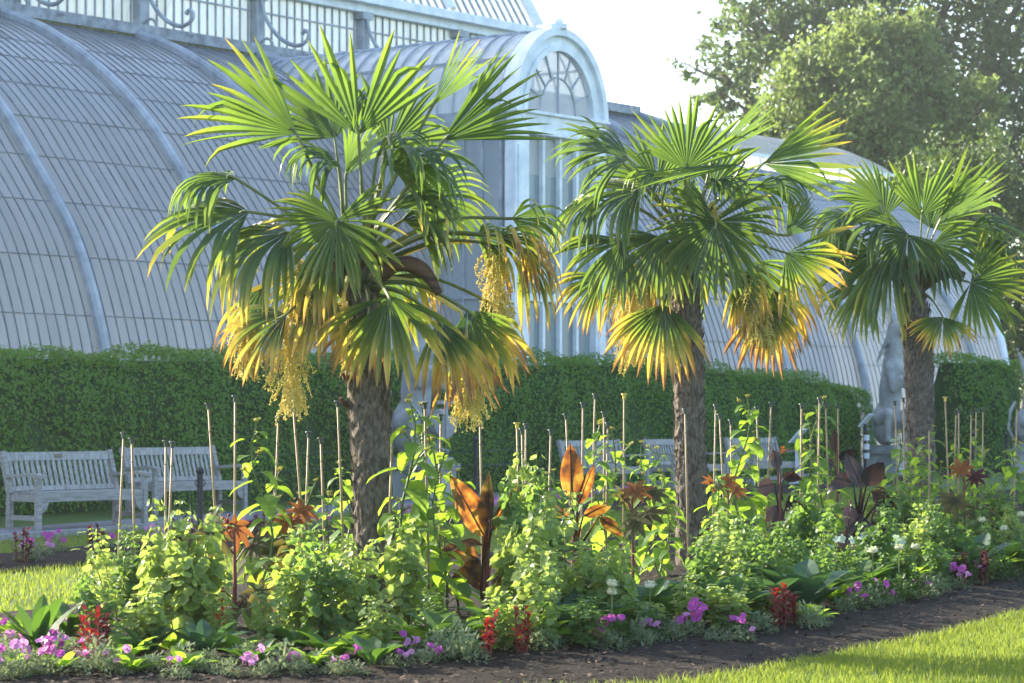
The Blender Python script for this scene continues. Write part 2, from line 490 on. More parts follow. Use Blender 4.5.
arch_band(HW - .34, RH - .36, HW - .06, RH - .08, OG - .14, OG + .02, mb)
arch_band(HW - .12, RH - .14, HW + .03, RH + .02, OG - .3, OG + .12, mb)
arch_band(HW - .44, RH - .46, HW - .32, RH - .34, OG - .1, OG + .07, mb)
mb.box(gp(TM, OG, 9.5), (.34, .34, .1)); mb.ell(gp(TM, OG, 9.6), (.1, .1, .08))
Ru = Matrix((U, NN, UP)).transposed()
mb.box(gp(TM, OG - .05, (ZR0 + ZR1) / 2), (2 * HW + .02, .24, ZR1 - ZR0 - .12), Ru)
mb.box(gp(TM, OG - .03, ZR1 - .03), (2 * HW + .12, .36, .06), Ru); mb.box(gp(TM, OG - .03, ZR0 + .03), (2 * HW + .08, .32, .06), Ru)
for s_, w_ in ((TA + .24, .48), (TB - .18, .36)):
    mb.box(gp(s_, OG - .06, ZR0 / 2), (w_, .26, ZR0), Ru); mb.box(gp(s_, OG - .04, ZR0 / 2), (w_ * .6, .28, ZR0 - .5), Ru)
    mb.box(gp(s_, OG - .05, .35), (w_ + .08, .36, .7), Ru)
mb.build('gable_frame', M_white, porch)
# fanlight
mb = MB(); a = arch(HW - .3, RH - .32, 28)
vs = [gp(TM, OG - .06, ZR1 - .02)] + [gp(t, OG - .06, z) for t, z in a]
mb.add(vs, [(0, i + 1, i + 2) for i in range(28)], uv=[(5.5, .5)] + [(int(i / 4) + .5, .5 + i * .01) for i in range(29)])
mb.build('fanlight_glass', M_fanglass, porch)
mb = MB(); a = arch(.62, .78, 20); mb.tube([gp(t, OG - .02, z) for t, z in a], .022, 6)
for i in range(1, 8):
    th = math.pi * i / 8
    mb.bar(gp(TM - .62 * math.cos(th), OG - .02, ZR1 + .78 * math.sin(th)), gp(TM - (HW - .34) * math.cos(th), OG - .02, ZR1 + (RH - .36) * math.sin(th)), .03, .04, NN)
mb.bar(gp(TM, OG - .02, ZR1), gp(TM, OG - .02, ZR1 + .78), .03, .04, NN)
mb.build('fanlight_bars', M_rib, porch, False)
# doors and glazed screen below the rail
ta, tb = TA + .48, TB - .36; npn = 4; pw = (tb - ta) / npn; ZT = EYE + (415 - 298) / 48.3
mb = MB(); mbu = MB(); ZP = EYE + (415 - 175) / 48.3
for k in range(npn):
    for j, (z0, z1) in enumerate(((0.1, ZP), (ZP, ZR0))):
        (mbu if j else mb).add([gp(ta + k * pw, OG - .1, z0), gp(ta + (k + 1) * pw, OG - .1, z0), gp(ta + (k + 1) * pw, OG - .1, z1), gp(ta + k * pw, OG - .1, z1)], [(0, 1, 2, 3)],
               uv=[(k * 3 + .1, j * 4 + .1), (k * 3 + .9, j * 4 + .1), (k * 3 + .9, j * 4 + .9), (k * 3 + .1, j * 4 + .9)])
M_door = glass_mat('door_glass', (.16, .22, .24), (.34, .42, .44), .12, .15, .08)
M_pale = glass_mat('whitened_glass', (.50, .57, .56), (.74, .80, .78), .25, .5, .15)
mb.build('door_glass', M_door, porch); mbu.build('screen_glass', M_pale, porch)
mb = MB()
for k in range(1, npn): mb.bar(gp(ta + k * pw, OG - .04, 0), gp(ta + k * pw, OG - .04, ZR0), .085, .1, NN)
mb.bar(gp(ta, OG - .05, ZT), gp(tb, OG - .05, ZT), .12, .15)
mb.bar(gp(ta, OG - .05, .55), gp(tb, OG - .05, .55), .1, 1.0)
for k in range(npn):                                     # rounded corners of the panes
    for z, sg in ((ZR0, -1), (ZT + .07, 1), (ZT - .07, -1)):
        for tt, sx in ((ta + k * pw + (.065 if k else 0), 1), (ta + (k + 1) * pw - (.065 if k < npn - 1 else 0), -1)):
            r = .2; vs = [gp(tt, OG - .05, z)] + [gp(tt + sx * r * (1 - math.sin(q)), OG - .05, z + sg * r * (1 - math.cos(q))) for q in [math.pi / 2 * i / 6 for i in range(7)]]
            mb.add(vs, [(0, i, i + 1) for i in range(1, 7)])
mb.build('screen_frame', M_white, porch)
M_side = glass_mat('porch_pane', (.34, .39, .42), (.52, .57, .60), .1, .3, .2)
# side walls of the porch
for tw, nm in ((TA + .02, -1), (TB - .02, 1)):
    mb = MB(); k = 0; o = OG - .3
    while o > 3.2:
        mb.add([gp(tw, o, 0), gp(tw, o - .48, 0), gp(tw, o - .48, ZR0 + .1), gp(tw, o, ZR0 + .1)], [(0, 1, 2, 3)],
               uv=[(k + .02, .1), (k + .98, .1), (k + .98, 6), (k + .02, 6)]); o -= .48; k += 1
    mb.build('porch_side_glass', M_side, porch)
    mb = MB(); o = OG - .3
    while o > 3.2:
        mb.bar(gp(tw + nm * .02, o, 0), gp(tw + nm * .02, o, ZR0 + .1), .06, .06, U); o -= .48
    for z in (2.2, ZT): mb.bar(gp(tw + nm * .02, OG - .3, z), gp(tw + nm * .02, 4.5, z), .07, .06)
    mb.box(gp(tw + nm * .03, (OG + 2) / 2 - .15, (ZR0 + ZR1) / 2), (.18, OG - 2, ZR1 - ZR0), Ru)
    mb.build('porch_side_bars', M_rib, porch)
# ================================================================== ground, bed, path
PAL1 = Vector((-.87, 16.6, 0)); GA = Vector((.38, .925, 0)); GB = Vector((-.925, .38, 0))
def gab(a, b): return PAL1 + GA * a + GB * b
M_lawn = solid('lawn_turf', (.045, .085, .016), (.10, .15, .03), 9, .8, bmp=.5, bdist=.02, spec=.15)
M_path = solid('path_tarmac', (.13, .135, .15), (.20, .205, .22), 14, .85, bmp=.3, bdist=.006, spec=.25)
M_soil = solid('bark_soil', (.009, .007, .0055), (.036, .026, .018), 48, .9, bmp=1.0, bdist=.03, spec=.15, detail=8)
M_edge = solid('path_edge_stone', (.2, .2, .2), (.3, .3, .3), 10, .8)
def lawn_h(x, y): return 0.0
mb = MB(); mb.add([(-700, -60, 0), (700, -60, 0), (700, 1200, 0), (-700, 1200, 0)], [(0, 1, 2, 3)])
tag(mb.build('lawn', M_lawn), kind='structure')
def strip(name, b0, b1, a0, a1, z, mat, n=40):
    m = MB(); vs = []
    for i in range(n + 1):
        a = a0 + (a1 - a0) * i / n
        vs += [gab(a, b0) + Vector((0, 0, z)), gab(a, b1) + Vector((0, 0, z))]
    m.add(vs, [(2 * i, 2 * i + 1, 2 * i + 3, 2 * i + 2) for i in range(n)])
    return tag(m.build(name, mat), kind='structure')
strip('path', 9.0, 10.9, -14, 90, .004, M_path)
mb = MB(); mb.bar(gab(-14, 9.0) + Vector((0, 0, .03)), gab(90, 9.0) + Vector((0, 0, .03)), .07, .1); tag(mb.build('path_kerb', M_edge), kind='structure')
# the big bed: front edge polyline, rear edge parallel to the palms; gently domed
FRONT = [(-6.4, 11.6), (-4.2, 11.9), (-2.4, 12.3), (-.5, 12.65), (.98, 13.5), (2.42, 15.8), (3.75, 18.4), (5.7, 22.6), (8.2, 28), (12, 36), (16, 44)]
def front_pt(u):
    k = u * (len(FRONT) - 1); i = min(int(k), len(FRONT) - 2); f = k - i
    return Vector((FRONT[i][0] * (1 - f) + FRONT[i + 1][0] * f, FRONT[i][1] * (1 - f) + FRONT[i + 1][1] * f, 0))
def rear_pt(u): return gab(-6.0 + 38 * u ** 1.15, 3.1)
rs = random.Random(3)
mb = MB(); nu, nv = 240, 44; vs = []
for i in range(nu + 1):
    u = i / nu; f = front_pt(u); r = rear_pt(u)
    wob = .03 * math.sin(i * 1.7) + .025 * math.sin(i * .61 + 1)
    for j in range(nv + 1):
        v = j / nv; p = f.lerp(r, v + wob * (1 - v) * .2)
        z = .006 + .09 * (1 - (2 * v - 1) ** 4) + rs.uniform(-.006, .007) * (1 if 0 < j < nv else 0)
        vs.append((p.x + rs.uniform(-.02, .02), p.y + rs.uniform(-.02, .02), z))
mb.add(vs, [(i * (nv + 1) + j, (i + 1) * (nv + 1) + j, (i + 1) * (nv + 1) + j + 1, i * (nv + 1) + j + 1) for i in range(nu) for j in range(nv)])
tag(mb.build('flower_bed_ground', M_soil, None, True), kind='structure')
BEDZ = .08
# narrow border along the path
mb = MB(); vs = []; nb = 160
for i in range(nb + 1):
    a = -8 + 60 * i / nb
    for j in range(7):
        b = 5.75 + 1.75 * j / 6
        p = gab(a, b); vs.append((p.x, p.y, .006 + .05 * (1 - (j / 3 - 1) ** 2) + rs.uniform(0, .012)))
mb.add(vs, [(i * 7 + j, i * 7 + j + 1, (i + 1) * 7 + j + 1, (i + 1) * 7 + j) for i in range(nb) for j in range(6)])
tag(mb.build('border_ground', M_soil, None, True), kind='structure')
# bark chips on the open soil
M_chip = leafmat('bark_chip', (.02, .014, .010), (.15, .105, .07), (.05, .03, .02), .05, .8, .2)
mb = MB(); rs = random.Random(11)
for k in range(22000):
    u = rs.random() ** 1.6 * .75; v = rs.random() ** 1.4 * .8
    p = front_pt(u).lerp(rear_pt(u), v); z = .012 + .09 * (1 - (2 * v - 1) ** 4)
    a = rs.uniform(0, 6.28); l = rs.uniform(.006, .022); w = l * rs.uniform(.25, .6)
    d = Vector((math.cos(a), math.sin(a), rs.uniform(-.35, .35))) * l; e = Vector((-math.sin(a), math.cos(a), rs.uniform(-.5, .5))) * w
    p.z = z + rs.uniform(0, .012)
    mb.add([p - d - e, p + d - e * .6, p + d * .9 + e, p - d * .8 + e * .8], [(0, 1, 2, 3)])
tag(mb.build('bark_mulch', M_chip), 'dark bark mulch scattered over the open soil along the front of the bed', 'mulch', kind='stuff')
# grass blades
M_grass = leafmat('grass_blade', (.055, .11, .016), (.11, .17, .03), (.34, .42, .05), .5, .5, .3)
def blades(mb, p, h, w, rs):
    a = rs.uniform(0, 6.28); d = Vector((math.cos(a), math.sin(a), 0)) * w
    b = rs.uniform(0, 6.28); ln = Vector((math.cos(b), math.sin(b), 0)) * h * rs.uniform(.1, .75)
    mb.add([p - d, p + d, p + ln * .4 + Vector((0, 0, h * .65)) + d * .7, p + ln * .4 + Vector((0, 0, h * .65)) - d * .7, p + ln + Vector((0, 0, h))],
           [(0, 1, 2, 3), (3, 2, 4)])
def front_x(y):
    for (x1, y1), (x2, y2) in zip(FRONT, FRONT[1:]):
        if y1 <= y <= y2: return x1 + (x2 - x1) * (y - y1) / (y2 - y1)
    return FRONT[0][0] if y < FRONT[0][1] else FRONT[-1][0]
mb = MB(); rs = random.Random(5); k = 0
while k < 84000:
    Y = 12.6 + 10.5 * rs.random() ** 1.2
    X = front_x(Y) - .03 + rs.random() ** 1.35 * max(.2, Y * .2 + 2.0 - front_x(Y))
    clump = .6 + .5 * math.sin(X * 5.1 + Y * 2.3) * math.sin(Y * 3.7 - X * 1.9)
    edge = X - front_x(Y) < .1
    blades(mb, Vector((X, Y, 0)), rs.uniform(.02, .045) * (1 + .4 * clump) * (1.5 if edge and rs.random() < .4 else 1), .0028, rs); k += 1
tag(mb.build('lawn_grass', M_grass), 'sunlit mown grass in the lower right corner beside the bed', 'grass', kind='stuff')
mb = MB(); k = 0
while k < 52000:
    a = -9 + 42 * rs.random() ** 1.5; b = rs.choice((rs.uniform(3.05, 5.8), rs.uniform(3.05, 5.8), rs.uniform(7.45, 9.0)))
    p = gab(a, b)
    if abs(p.x / p.y) > .215: k += .2; continue
    blades(mb, p, rs.uniform(.03, .065), .0045, rs); k += 1
tag(mb.build('back_lawn_grass', M_grass), 'strip of grass between the flower bed and the path', 'grass', kind='stuff')

# ================================================================== hedges
M_hedge = leafmat('hedge_leaf', (.08, .18, .03), (.14, .27, .045), (.28, .45, .05), .35, .5, .22)
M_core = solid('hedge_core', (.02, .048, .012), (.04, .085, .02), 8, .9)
def hedge(poly, label, H, W, dens, seed, leaf=.05):
    rs = random.Random(seed)
    root = thing('hedge', (poly[0][0], poly[0][1], 0), label, 'hedge', 'clipped hedges in front of the glasshouse')
    P0 = Vector((poly[0][0], poly[0][1], 0)); P = [Vector((x, y, 0)) - P0 for x, y in poly]
    core = MB(); fo = MB()
    seg = []
    for a, b in zip(P, P[1:]): seg.append((a, b, (b - a).length))
    tot = sum(s[2] for s in seg)
    def hh(s):
        b = H(s / tot)
        return b
    def along(s):
        for a, b, l in seg:
            if s <= l: d = (b - a) / l; return a + d * s, d
            s -= l
        a, b, l = seg[-1]; d = (b - a) / l; return b, d
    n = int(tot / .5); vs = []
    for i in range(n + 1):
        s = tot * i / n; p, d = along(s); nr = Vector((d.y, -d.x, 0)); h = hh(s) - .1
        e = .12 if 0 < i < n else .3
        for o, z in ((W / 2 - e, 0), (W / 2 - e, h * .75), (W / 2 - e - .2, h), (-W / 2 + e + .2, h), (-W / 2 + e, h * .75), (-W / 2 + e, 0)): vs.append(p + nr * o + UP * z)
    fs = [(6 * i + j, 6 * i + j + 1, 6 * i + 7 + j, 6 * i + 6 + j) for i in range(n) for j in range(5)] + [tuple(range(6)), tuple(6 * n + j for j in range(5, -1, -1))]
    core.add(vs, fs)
    cnt = int(tot * (2.4 + W) * dens)
    for k in range(cnt):
        s = rs.uniform(-W * .35, tot + W * .35); ss = min(max(s, 0), tot); p, d = along(ss); nr = Vector((d.y, -d.x, 0))
        over = s - ss; h = hh(ss)
        q = rs.random()
        bul = .07 * math.sin(ss * 2.7) + .06 * math.sin(ss * 1.13 + 2) + .05 * math.sin(ss * 5.3 + 1)
        r = W / 2 * math.sqrt(max(0, 1 - (abs(over) / (W * .36)) ** 2)) if abs(over) > 0 else W / 2
        if q < .62:
            z = rs.random() ** .8 * h; o = r + bul * .8 + .05 * math.sin(z * 4 + ss) - (.16 * max(0, z / h - .8) / .2) + rs.gauss(0, .035)
            nrm = nr
        else:
            o = rs.uniform(-r, r); z = h + bul - .12 * (abs(o) / (W / 2)) ** 3 + rs.gauss(0, .04) - .6 * (abs(over) / (W * .36)) ** 2 * .4; nrm = UP
        c = p + d * over + nr * o + UP * max(.03, z)
        nv = (nrm + Vector((rs.gauss(0, .55), rs.gauss(0, .55), rs.gauss(.25, .5)))).normalized()
        a = nv.orthogonal().normalized(); a.rotate(Matrix.Rotation(rs.uniform(0, 6.28), 3, nv)); b = nv.cross(a)
        L = leaf * rs.uniform(.7, 1.35)
        fo.add([c - a * L, c + b * L * .55 - nv * L * .1, c + a * L, c - b * L * .55 - nv * L * .1], [(0, 1, 2), (0, 2, 3)])
    core.build('inner_core', M_core, root); fo.build('foliage', M_hedge, root)  # the core is a solid dark green filler behind the leaves
    return root
def lerp_prof(pts):
    def f(x):
        for (a, b), (c, d) in zip(pts, pts[1:]):
            if a <= x <= c: return b + (d - b) * (x - a) / (c - a)
        return pts[-1][1]
    return f
hedge([(-10.5, 31.2), (-7.4, 36.5), (-1.9, 46.5), (1.1, 51.0), (8.0, 62.0)], 'long clipped green hedge behind the benches, reaching from the left edge past the porch',
      lerp_prof([(0, 2.28), (.2, 2.3), (.55, 2.4), (.66, 2.5), (.9, 2.3), (.97, 2.1), (1, 1.95)]), 1.3, 520, 21, .036)
hedge([(10.75, 64.4), (12.6, 66.2)], 'short square hedge between the two stone statues at the right', lerp_prof([(0, 2.8), (1, 2.75)]), 1.4, 480, 22, .048)
# ================================================================== benches
M_teak = solid('weathered_teak', (.20, .195, .185), (.38, .37, .35), 5, .75, stretch=(1, 8, 8), bmp=.3, bdist=.004, spec=.25, lo=.3, hi=.7)
M_teak2 = solid('weathered_teak_slat', (.23, .225, .215), (.41, .40, .38), 7, .75, stretch=(6, 6, 1), bmp=.3, bdist=.004, spec=.25)
M_brass = solid('dull_brass', (.12, .10, .07), (.2, .16, .1), 30, .4, metal=.6)
BL, BD = 1.8, .62
def make_bench():
    """x along the bench, +y is the front"""
    root = thing('garden_bench', (0, 0, 0)); w = BL / 2 - .035
    def leg(x, front):
        m = MB()
        if front: m.bar((x, BD - .04, 0), (x, BD - .04, .64), .065, .065, (0, 1, 0))
        else: m.bar((x, .04, 0), (x, .05, .43), .065, .075, (0, 1, 0)); m.bar((x, .05, .43), (x, -.10, .95), .065, .07, (0, 1, 0))
        m.build('leg', M_teak, root)
    for x in (-w, w): leg(x, True); leg(x, False)
    m = MB()
    for k in range(6): m.box((0, .09 + k * .092, .445), (BL - .08, .078, .022))
    m.build('seat', M_teak, root)
    m = MB(); m.box((0, BD - .045, .385), (BL - .13, .035, .10))
    for sx in (-1, 1):                                    # curved braces under the front rail
        vs = [(sx * (w - .03), BD - .062, .335), (sx * (w - .03), BD - .062, .2)] + [(sx * (w - .03 - .13 * math.sin(q)), BD - .062, .2 + .135 * (1 - math.cos(q))) for q in [math.pi / 2 * i / 5 for i in range(6)]]
        vs2 = [(x, y + .03, z) for x, y, z in vs]; n = len(vs)
        m.add(vs + vs2, [(0, i, i + 1) for i in range(1, n - 1)] + [(n, n + i + 1, n + i) for i in range(1, n - 1)] + [(i, i + 1, n + i + 1, n + i) for i in range(1, n - 1)])
    m.build('front_rail', M_teak, root)
    m = MB(); m.box((0, .06, .385), (BL - .13, .035, .09)); m.build('rear_rail', M_teak, root)
    for x in (-w, w):
        m = MB(); m.bar((x, .05, .14), (x, BD - .05, .14), .035, .06); m.bar((x, .05, .385), (x, BD - .07, .385), .035, .09); m.build('side_stretcher', M_teak, root)
        m = MB()
        pts = [(-.02, .645), (.2, .655), (.42, .67), (.56, .665), (.66, .645)]
        vs = []
        for y, z in pts: vs += [(x - .045, y, z - .02), (x + .045, y, z - .02), (x + .045, y, z + .02), (x - .045, y, z + .02)]
        m.add(vs, [(4 * i + j, 4 * i + (j + 1) % 4, 4 * i + 4 + (j + 1) % 4, 4 * i + 4 + j) for i in range(4) for j in range(4)] + [(3, 2, 1, 0), (16, 17, 18, 19)])
        m.build('armrest', M_teak, root)
    m = MB(); d = Vector((0, -.15, .52)).normalized(); p0 = Vector((0, .05, .43))
    m.bar(p0 + d * .47 + Vector((-w, 0, 0)), p0 + d * .47 + Vector((w, 0, 0)), .035, .11, d)
    m.bar(p0 + d * .06 + Vector((-w, 0, 0)), p0 + d * .06 + Vector((w, 0, 0)), .035, .06, d)
    for k in range(19):
        x = -w + .09 + k * (2 * w - .18) / 18
        m.bar(p0 + d * .08 + Vector((x, 0, 0)), p0 + d * .43 + Vector((x, 0, 0)), .05, .015, (0, 1, .3))
    m.build('backrest', M_teak2, root)
    return root
bench0 = make_bench()
BG = 'grey garden benches lined up along the path'
BROT = math.atan2(.77, .64) + math.pi          # local +x points back along -L so that +y faces right and forward
benches = [(38, 31.6, 'weathered grey wooden bench nearest the camera, with a small plaque on its top rail'),
           (155, 36.0, 'weathered grey wooden bench standing just beyond the one with the plaque'),
           (589, 46.1, 'pale slatted bench left of the middle palm, seen behind the orange canna leaf'),
           (674, 48.6, 'pale slatted bench half hidden by the trunk of the middle palm'),
           (754, 51.4, 'pale slatted bench farthest along the path, right of the middle palm')]
for i, (px, Y, lab) in enumerate(benches):
    a = at(px, Y); L = Vector((.64, .77, 0)); f = Vector((.77, -.64, 0))
    c = a + L * BL / 2 - f * BD
    o = bench0 if i == 0 else copy_tree(bench0, c)
    o.location = c; o.rotation_euler = (0, 0, math.atan2(f.y, f.x) - math.pi / 2)
    tag(o, lab, 'bench', BG)
m = MB(); d = Vector((0, -.15, .52)).normalized(); p = Vector((-.0, .05, .43)) + d * .47
m.bar(p + Vector((-.06, .021, .005)), p + Vector((.06, .021, .005)), .006, .05, d); m.build('plaque', M_brass, bench0)

# ================================================================== statues of heraldic beasts (generic)
M_stone = solid('weathered_stone', (.19, .20, .205), (.44, .45, .45), 2.2, .9, bmp=.5, bdist=.03, spec=.2, lo=.3, hi=.72, detail=7)
def stone_body(mb, parent, name, vox=.028):
    o = mb.build(name, M_stone, parent, True)
    r = o.modifiers.new('r', 'REMESH'); r.mode = 'VOXEL'; r.voxel_size = vox; r.use_smooth_shade = True
    s = o.modifiers.new('s', 'SMOOTH'); s.factor = .6; s.iterations = 6
    return o
def limb(mb, a, b, ra, rb, n=6):
    a = Vector(a); b = Vector(b)
    for i in range(n + 1):
        k = i / n; r = ra + (rb - ra) * k; mb.ell(a.lerp(b, k), (r, r, r), None, 10, 7)
def make_statue(label, loc, rz, H, mirror=1, plume=False):
    root = thing('heraldic_beast_statue', loc, label, 'statue', 'pale stone beast statues standing before the hedge', rz)
    m = MB(); m.box((0, 0, .25), (.8, .95, .5)); m.box((0, 0, .54), (.9, 1.05, .09)); m.box((0, 0, .05), (.94, 1.08, .1)); m.box((0, 0, .64), (.74, .88, .12)); m.build('plinth', M_stone, root)
    m = MB(); k = H - .7; z0 = .7
    def q(x, y, z): return Vector((x * mirror, y, z0 + z * k))
    m.ell(q(0, -.18, .17), (.33, .38, .18 * k)); m.ell(q(0, -.06, .38), (.27, .28, .24 * k)); m.ell(q(0, .06, .55), (.25, .25, .19 * k))
    limb(m, q(0, .06, .62), q(0, .12, .82), .2, .16); m.ell(q(0, .16, .885), (.15, .19, .085 * k)); limb(m, q(0, .26, .875), q(0, .4, .855), .1, .075)
    limb(m, q(0, .36, .835), q(0, .42, .835), .05, .045, 2)
    for s in (-1, 1):
        limb(m, q(s * .26, -.15, .2), q(s * .33, .2, .24), .17, .13); limb(m, q(s * .33, .2, .24), q(s * .3, .12, .04), .12, .08); m.ell(q(s * .3, .26, .03), (.1, .17, .06))
        limb(m, q(s * .2, .1, .6), q(s * .27, .28, .42), .12, .09); limb(m, q(s * .27, .28, .42), q(s * .24, .42, .5), .085, .065); m.ell(q(s * .22, .45, .51), (.08, .08, .08))
        limb(m, q(s * .1, .1, .95), q(s * .12, .07, 1.0), .05, .02, 3)
        for j in range(5): limb(m, q(s * (.12 + .03 * j), .1 - .06 * j, .9 - .05 * j), q(s * (.2 + .03 * j), .06 - .07 * j, .82 - .055 * j), .06, .03, 3)
    for j in range(7): limb(m, q(0, -.02 - .03 * j, .93 - .055 * j), q(0, -.14 - .03 * j, .87 - .055 * j), .07, .035, 3)
    pts = [q(.2, -.5, .05), q(.36, -.56, .14), q(.34, -.52, .3), q(.24, -.44, .38)]
    for a, b in zip(pts, pts[1:]): limb(m, a, b, .055, .05, 4)
    if plume:
        for s in (-1, 1): limb(m, q(s * .2, -.1, .6), q(s * .45, -.3, .86), .12, .05)
    stone_body(m, root, 'beast_body')
    m = MB(); n = 14; out = [(-.3, .42), (0, .44), (.3, .42), (.31, .2), (.26, .06), (.14, -.06), (0, -.14), (-.14, -.06), (-.26, .06), (-.31, .2)]
    y0 = .5; vs = [q(x, y0, .1 + (z + .14) * .8 / k * .9) for x, z in out] + [q(x * .96, y0 + .09 - .1 * x * x, .1 + (z + .14) * .8 / k * .9) for x, z in out]
    n = len(out); m.add(vs, [tuple(range(n)), tuple(range(2 * n - 1, n - 1, -1))] + [(i, n + i, n + (i + 1) % n, (i + 1) % n) for i in range(n)])
    m.bar(q(0, y0 + .1, .12), q(0, y0 + .1, .42), .05, .03, (0, 1, 0)); m.bar(q(-.22, y0 + .09, .32), q(.22, y0 + .09, .32), .03, .06)
    m.build('shield', M_stone, root)
    return root
face = math.atan2(-.62, .78) - math.pi / 2
make_statue('pale stone heraldic beast with a shield, partly hidden behind the nearest palm', at(419, 43.4), face, 3.55)
make_statue('tall pale stone beast with a shield standing between the two hedges', at(892, 60.5), face - .2, 3.75, -1)
make_statue('stone beast cut by the right edge of the picture, beside the short hedge', at(1036, 63.0), face + .1, 3.35, 1, True)

# ================================================================== small furniture
M_sign = solid('sign_panel', (.45, .5, .56), (.6, .64, .68), 8, .4)
M_black = solid('black_metal', (.015, .016, .018), (.035, .036, .04), 20, .5)
def lectern(px, Y, w, h, label, cells=False):
    r = thing('information_sign', at(px, Y), label, 'sign', None, face + .35)
    m = MB(); m.bar((0, 0, 0), (0, 0, h - .08), .06, .06, (0, 1, 0)); m.box((0, 0, .02), (.26, .26, .04)); m.build('post', M_black if cells else M_sign, r)
    m = MB(); Mx = Matrix.Rotation(R(48), 3, 'X'); m.box((0, .02, h), (w, .36, .03), Mx); m.build('panel', M_sign, r)
    m = MB(); m.box((0, .03, h + .021), (w * .86, .29, .004), Mx); m.build('printed_sheet', solid('sign_sheet', (.2, .25, .3), (.5, .53, .55), 14, .3), r)
    return r
lectern(797, 52.5, .62, .98, 'tilted information panel on a post beside the farthest bench')
r = lectern(865, 57.5, .55, 1.28, 'small upright information stand at the foot of the stone beast', True)
m = MB()
for k in range(3): m.box((.05, .05, .5 + k * .2), (.36, .05, .12))
m.build('notice_plate', M_sign, r)
BARR = 'low black barrier posts'
def post(px, Y, h, label):
    r = thing('barrier_post', at(px, Y), label, 'post', BARR)
    m = MB(); m.tube([(0, 0, 0), (0, 0, h)], .035, 8); m.ell((0, 0, h + .04), (.05, .05, .05)); m.tube([(0, 0, 0), (0, 0, .05)], .07, 8); m.build('shaft', M_black, r)
    m = MB(); ring = [Vector((.055 * math.cos(q), .02 + .02 * math.sin(q), h - .1 + .05 * math.sin(q))) for q in [i * math.pi / 5 for i in range(11)]]; m.tube(ring, .008, 4, cap=False); m.build('wire_eye', M_black, r)
    return r
post(200, 29.8, .72, 'short black post on the path edge before the second bench')
post(476, 43.0, .95, 'thin black post before the hedge, right of the nearest palm')
post(973, 56.0, .95, 'thin black post before the short right hedge')
post(1007, 54.0, .95, 'thin black post before the stone beast at the right edge')
mb = MB()
for z in (.55, .8): 
    a = at(330, 41.5) ; b = at(476, 43.0); c = at(520, 46)
    for p, q_ in ((at(250, 38.2), a), (a, b), (b, c)): mb.tube([p + UP * z, q_ + UP * z], .006, 4)
tag(mb.build('barrier_wire', M_black), 'two thin wires strung low in front of the long hedge', 'wire')

# ================================================================== far trees
M_bark = solid('tree_bark', (.06, .05, .04), (.16, .13, .1), 3, .9, stretch=(4, 4, .6), bmp=.6, bdist=.05)
M_tdark = leafmat('dark_tree_leaf', (.055, .10, .045), (.085, .14, .055), (.18, .28, .07), .40, .5, .4)
M_tlight = leafmat('light_tree_leaf', (.105, .17, .05), (.18, .24, .075), (.30, .40, .09), .4, .5, .3)
M_tmid = leafmat('mid_tree_leaf', (.045, .085, .022), (.08, .13, .03), (.14, .22, .035), .33, .5, .4)
def big_tree(label, X, Y, H, lobes, mat, n, leaf, seed, trunk_r=.5, name='broadleaf_tree', spread=.27):
    rs = random.Random(seed)
    root = thing(name, (X, Y, 0), label, 'tree', 'tall trees behind the right end of the glasshouse')
    m = MB(); fork = H * .28
    m.tube([(0, 0, 0), (.1, 0, fork * .5), (0, .1, fork)], [trunk_r * 1.3, trunk_r, trunk_r * .85], 9)
    for (x, y, z, rx, ry, rz) in lobes:
        a = Vector((0, 0, fork)); b = Vector((x, y, z)); mid = a.lerp(b, .5) + Vector((0, 0, .08 * (b - a).length))
        m.tube([a, mid, b], [trunk_r * .55, trunk_r * .3, trunk_r * .12], 6)
        for k in range(5):
            e = b + Vector((rs.uniform(-1, 1) * rx, rs.uniform(-1, 1) * ry, rs.uniform(-.4, .9) * rz)) * .8
            m.tube([mid.lerp(b, rs.uniform(.3, 1)), e], [trunk_r * .12, .03], 4)
    m.build('trunk', M_bark, root, True)
    m = MB(); tot = sum(l[3] * l[5] for l in lobes)
    for (x, y, z, rx, ry, rz) in lobes:
        nc = max(6, int(n * rx * rz / tot / 26))
        for c in range(nc):
            v = Vector((rs.gauss(0, 1), rs.gauss(0, 1), rs.gauss(0, 1))).normalized(); q = rs.random() ** .45 * (rs.uniform(1.0, 1.35) if rs.random() < .16 else 1)
            cc = Vector((x + v.x * rx * q, y + v.y * ry * q, z + v.z * rz * q)); cr = spread * (rx + rz) / 2 * rs.uniform(.5, 1.25)
            for k in range(26):
                p = cc + Vector((rs.gauss(0, .5) * cr, rs.gauss(0, .5) * cr, rs.gauss(0, .42) * cr))
                nv = Vector((rs.gauss(0, .7), rs.gauss(0, .7), rs.gauss(.3, .6)))
                nv = nv.normalized() if nv.length > .01 else UP
                a = nv.orthogonal().normalized(); a.rotate(Matrix.Rotation(rs.uniform(0, 6.28), 3, nv)); b = nv.cross(a); L = leaf * rs.uniform(.6, 1.4)
                m.add([p - a * L, p + b * L * .6 - nv * L * .25, p + a * L, p - b * L * .6 - nv * L * .25], [(0, 1, 2), (0, 2, 3)])
    m.build('crown', mat, root)
    return root
def lobe(px, py, Y, X0, r, dy=0, ry=None, rz=None):
    s = F / Y; return ((px - 512) / s - X0, dy, EYE - (py - HOR) / s, r, ry or r, rz or r * .85)
Y1 = 132; X1 = (900 - 512) / F * Y1
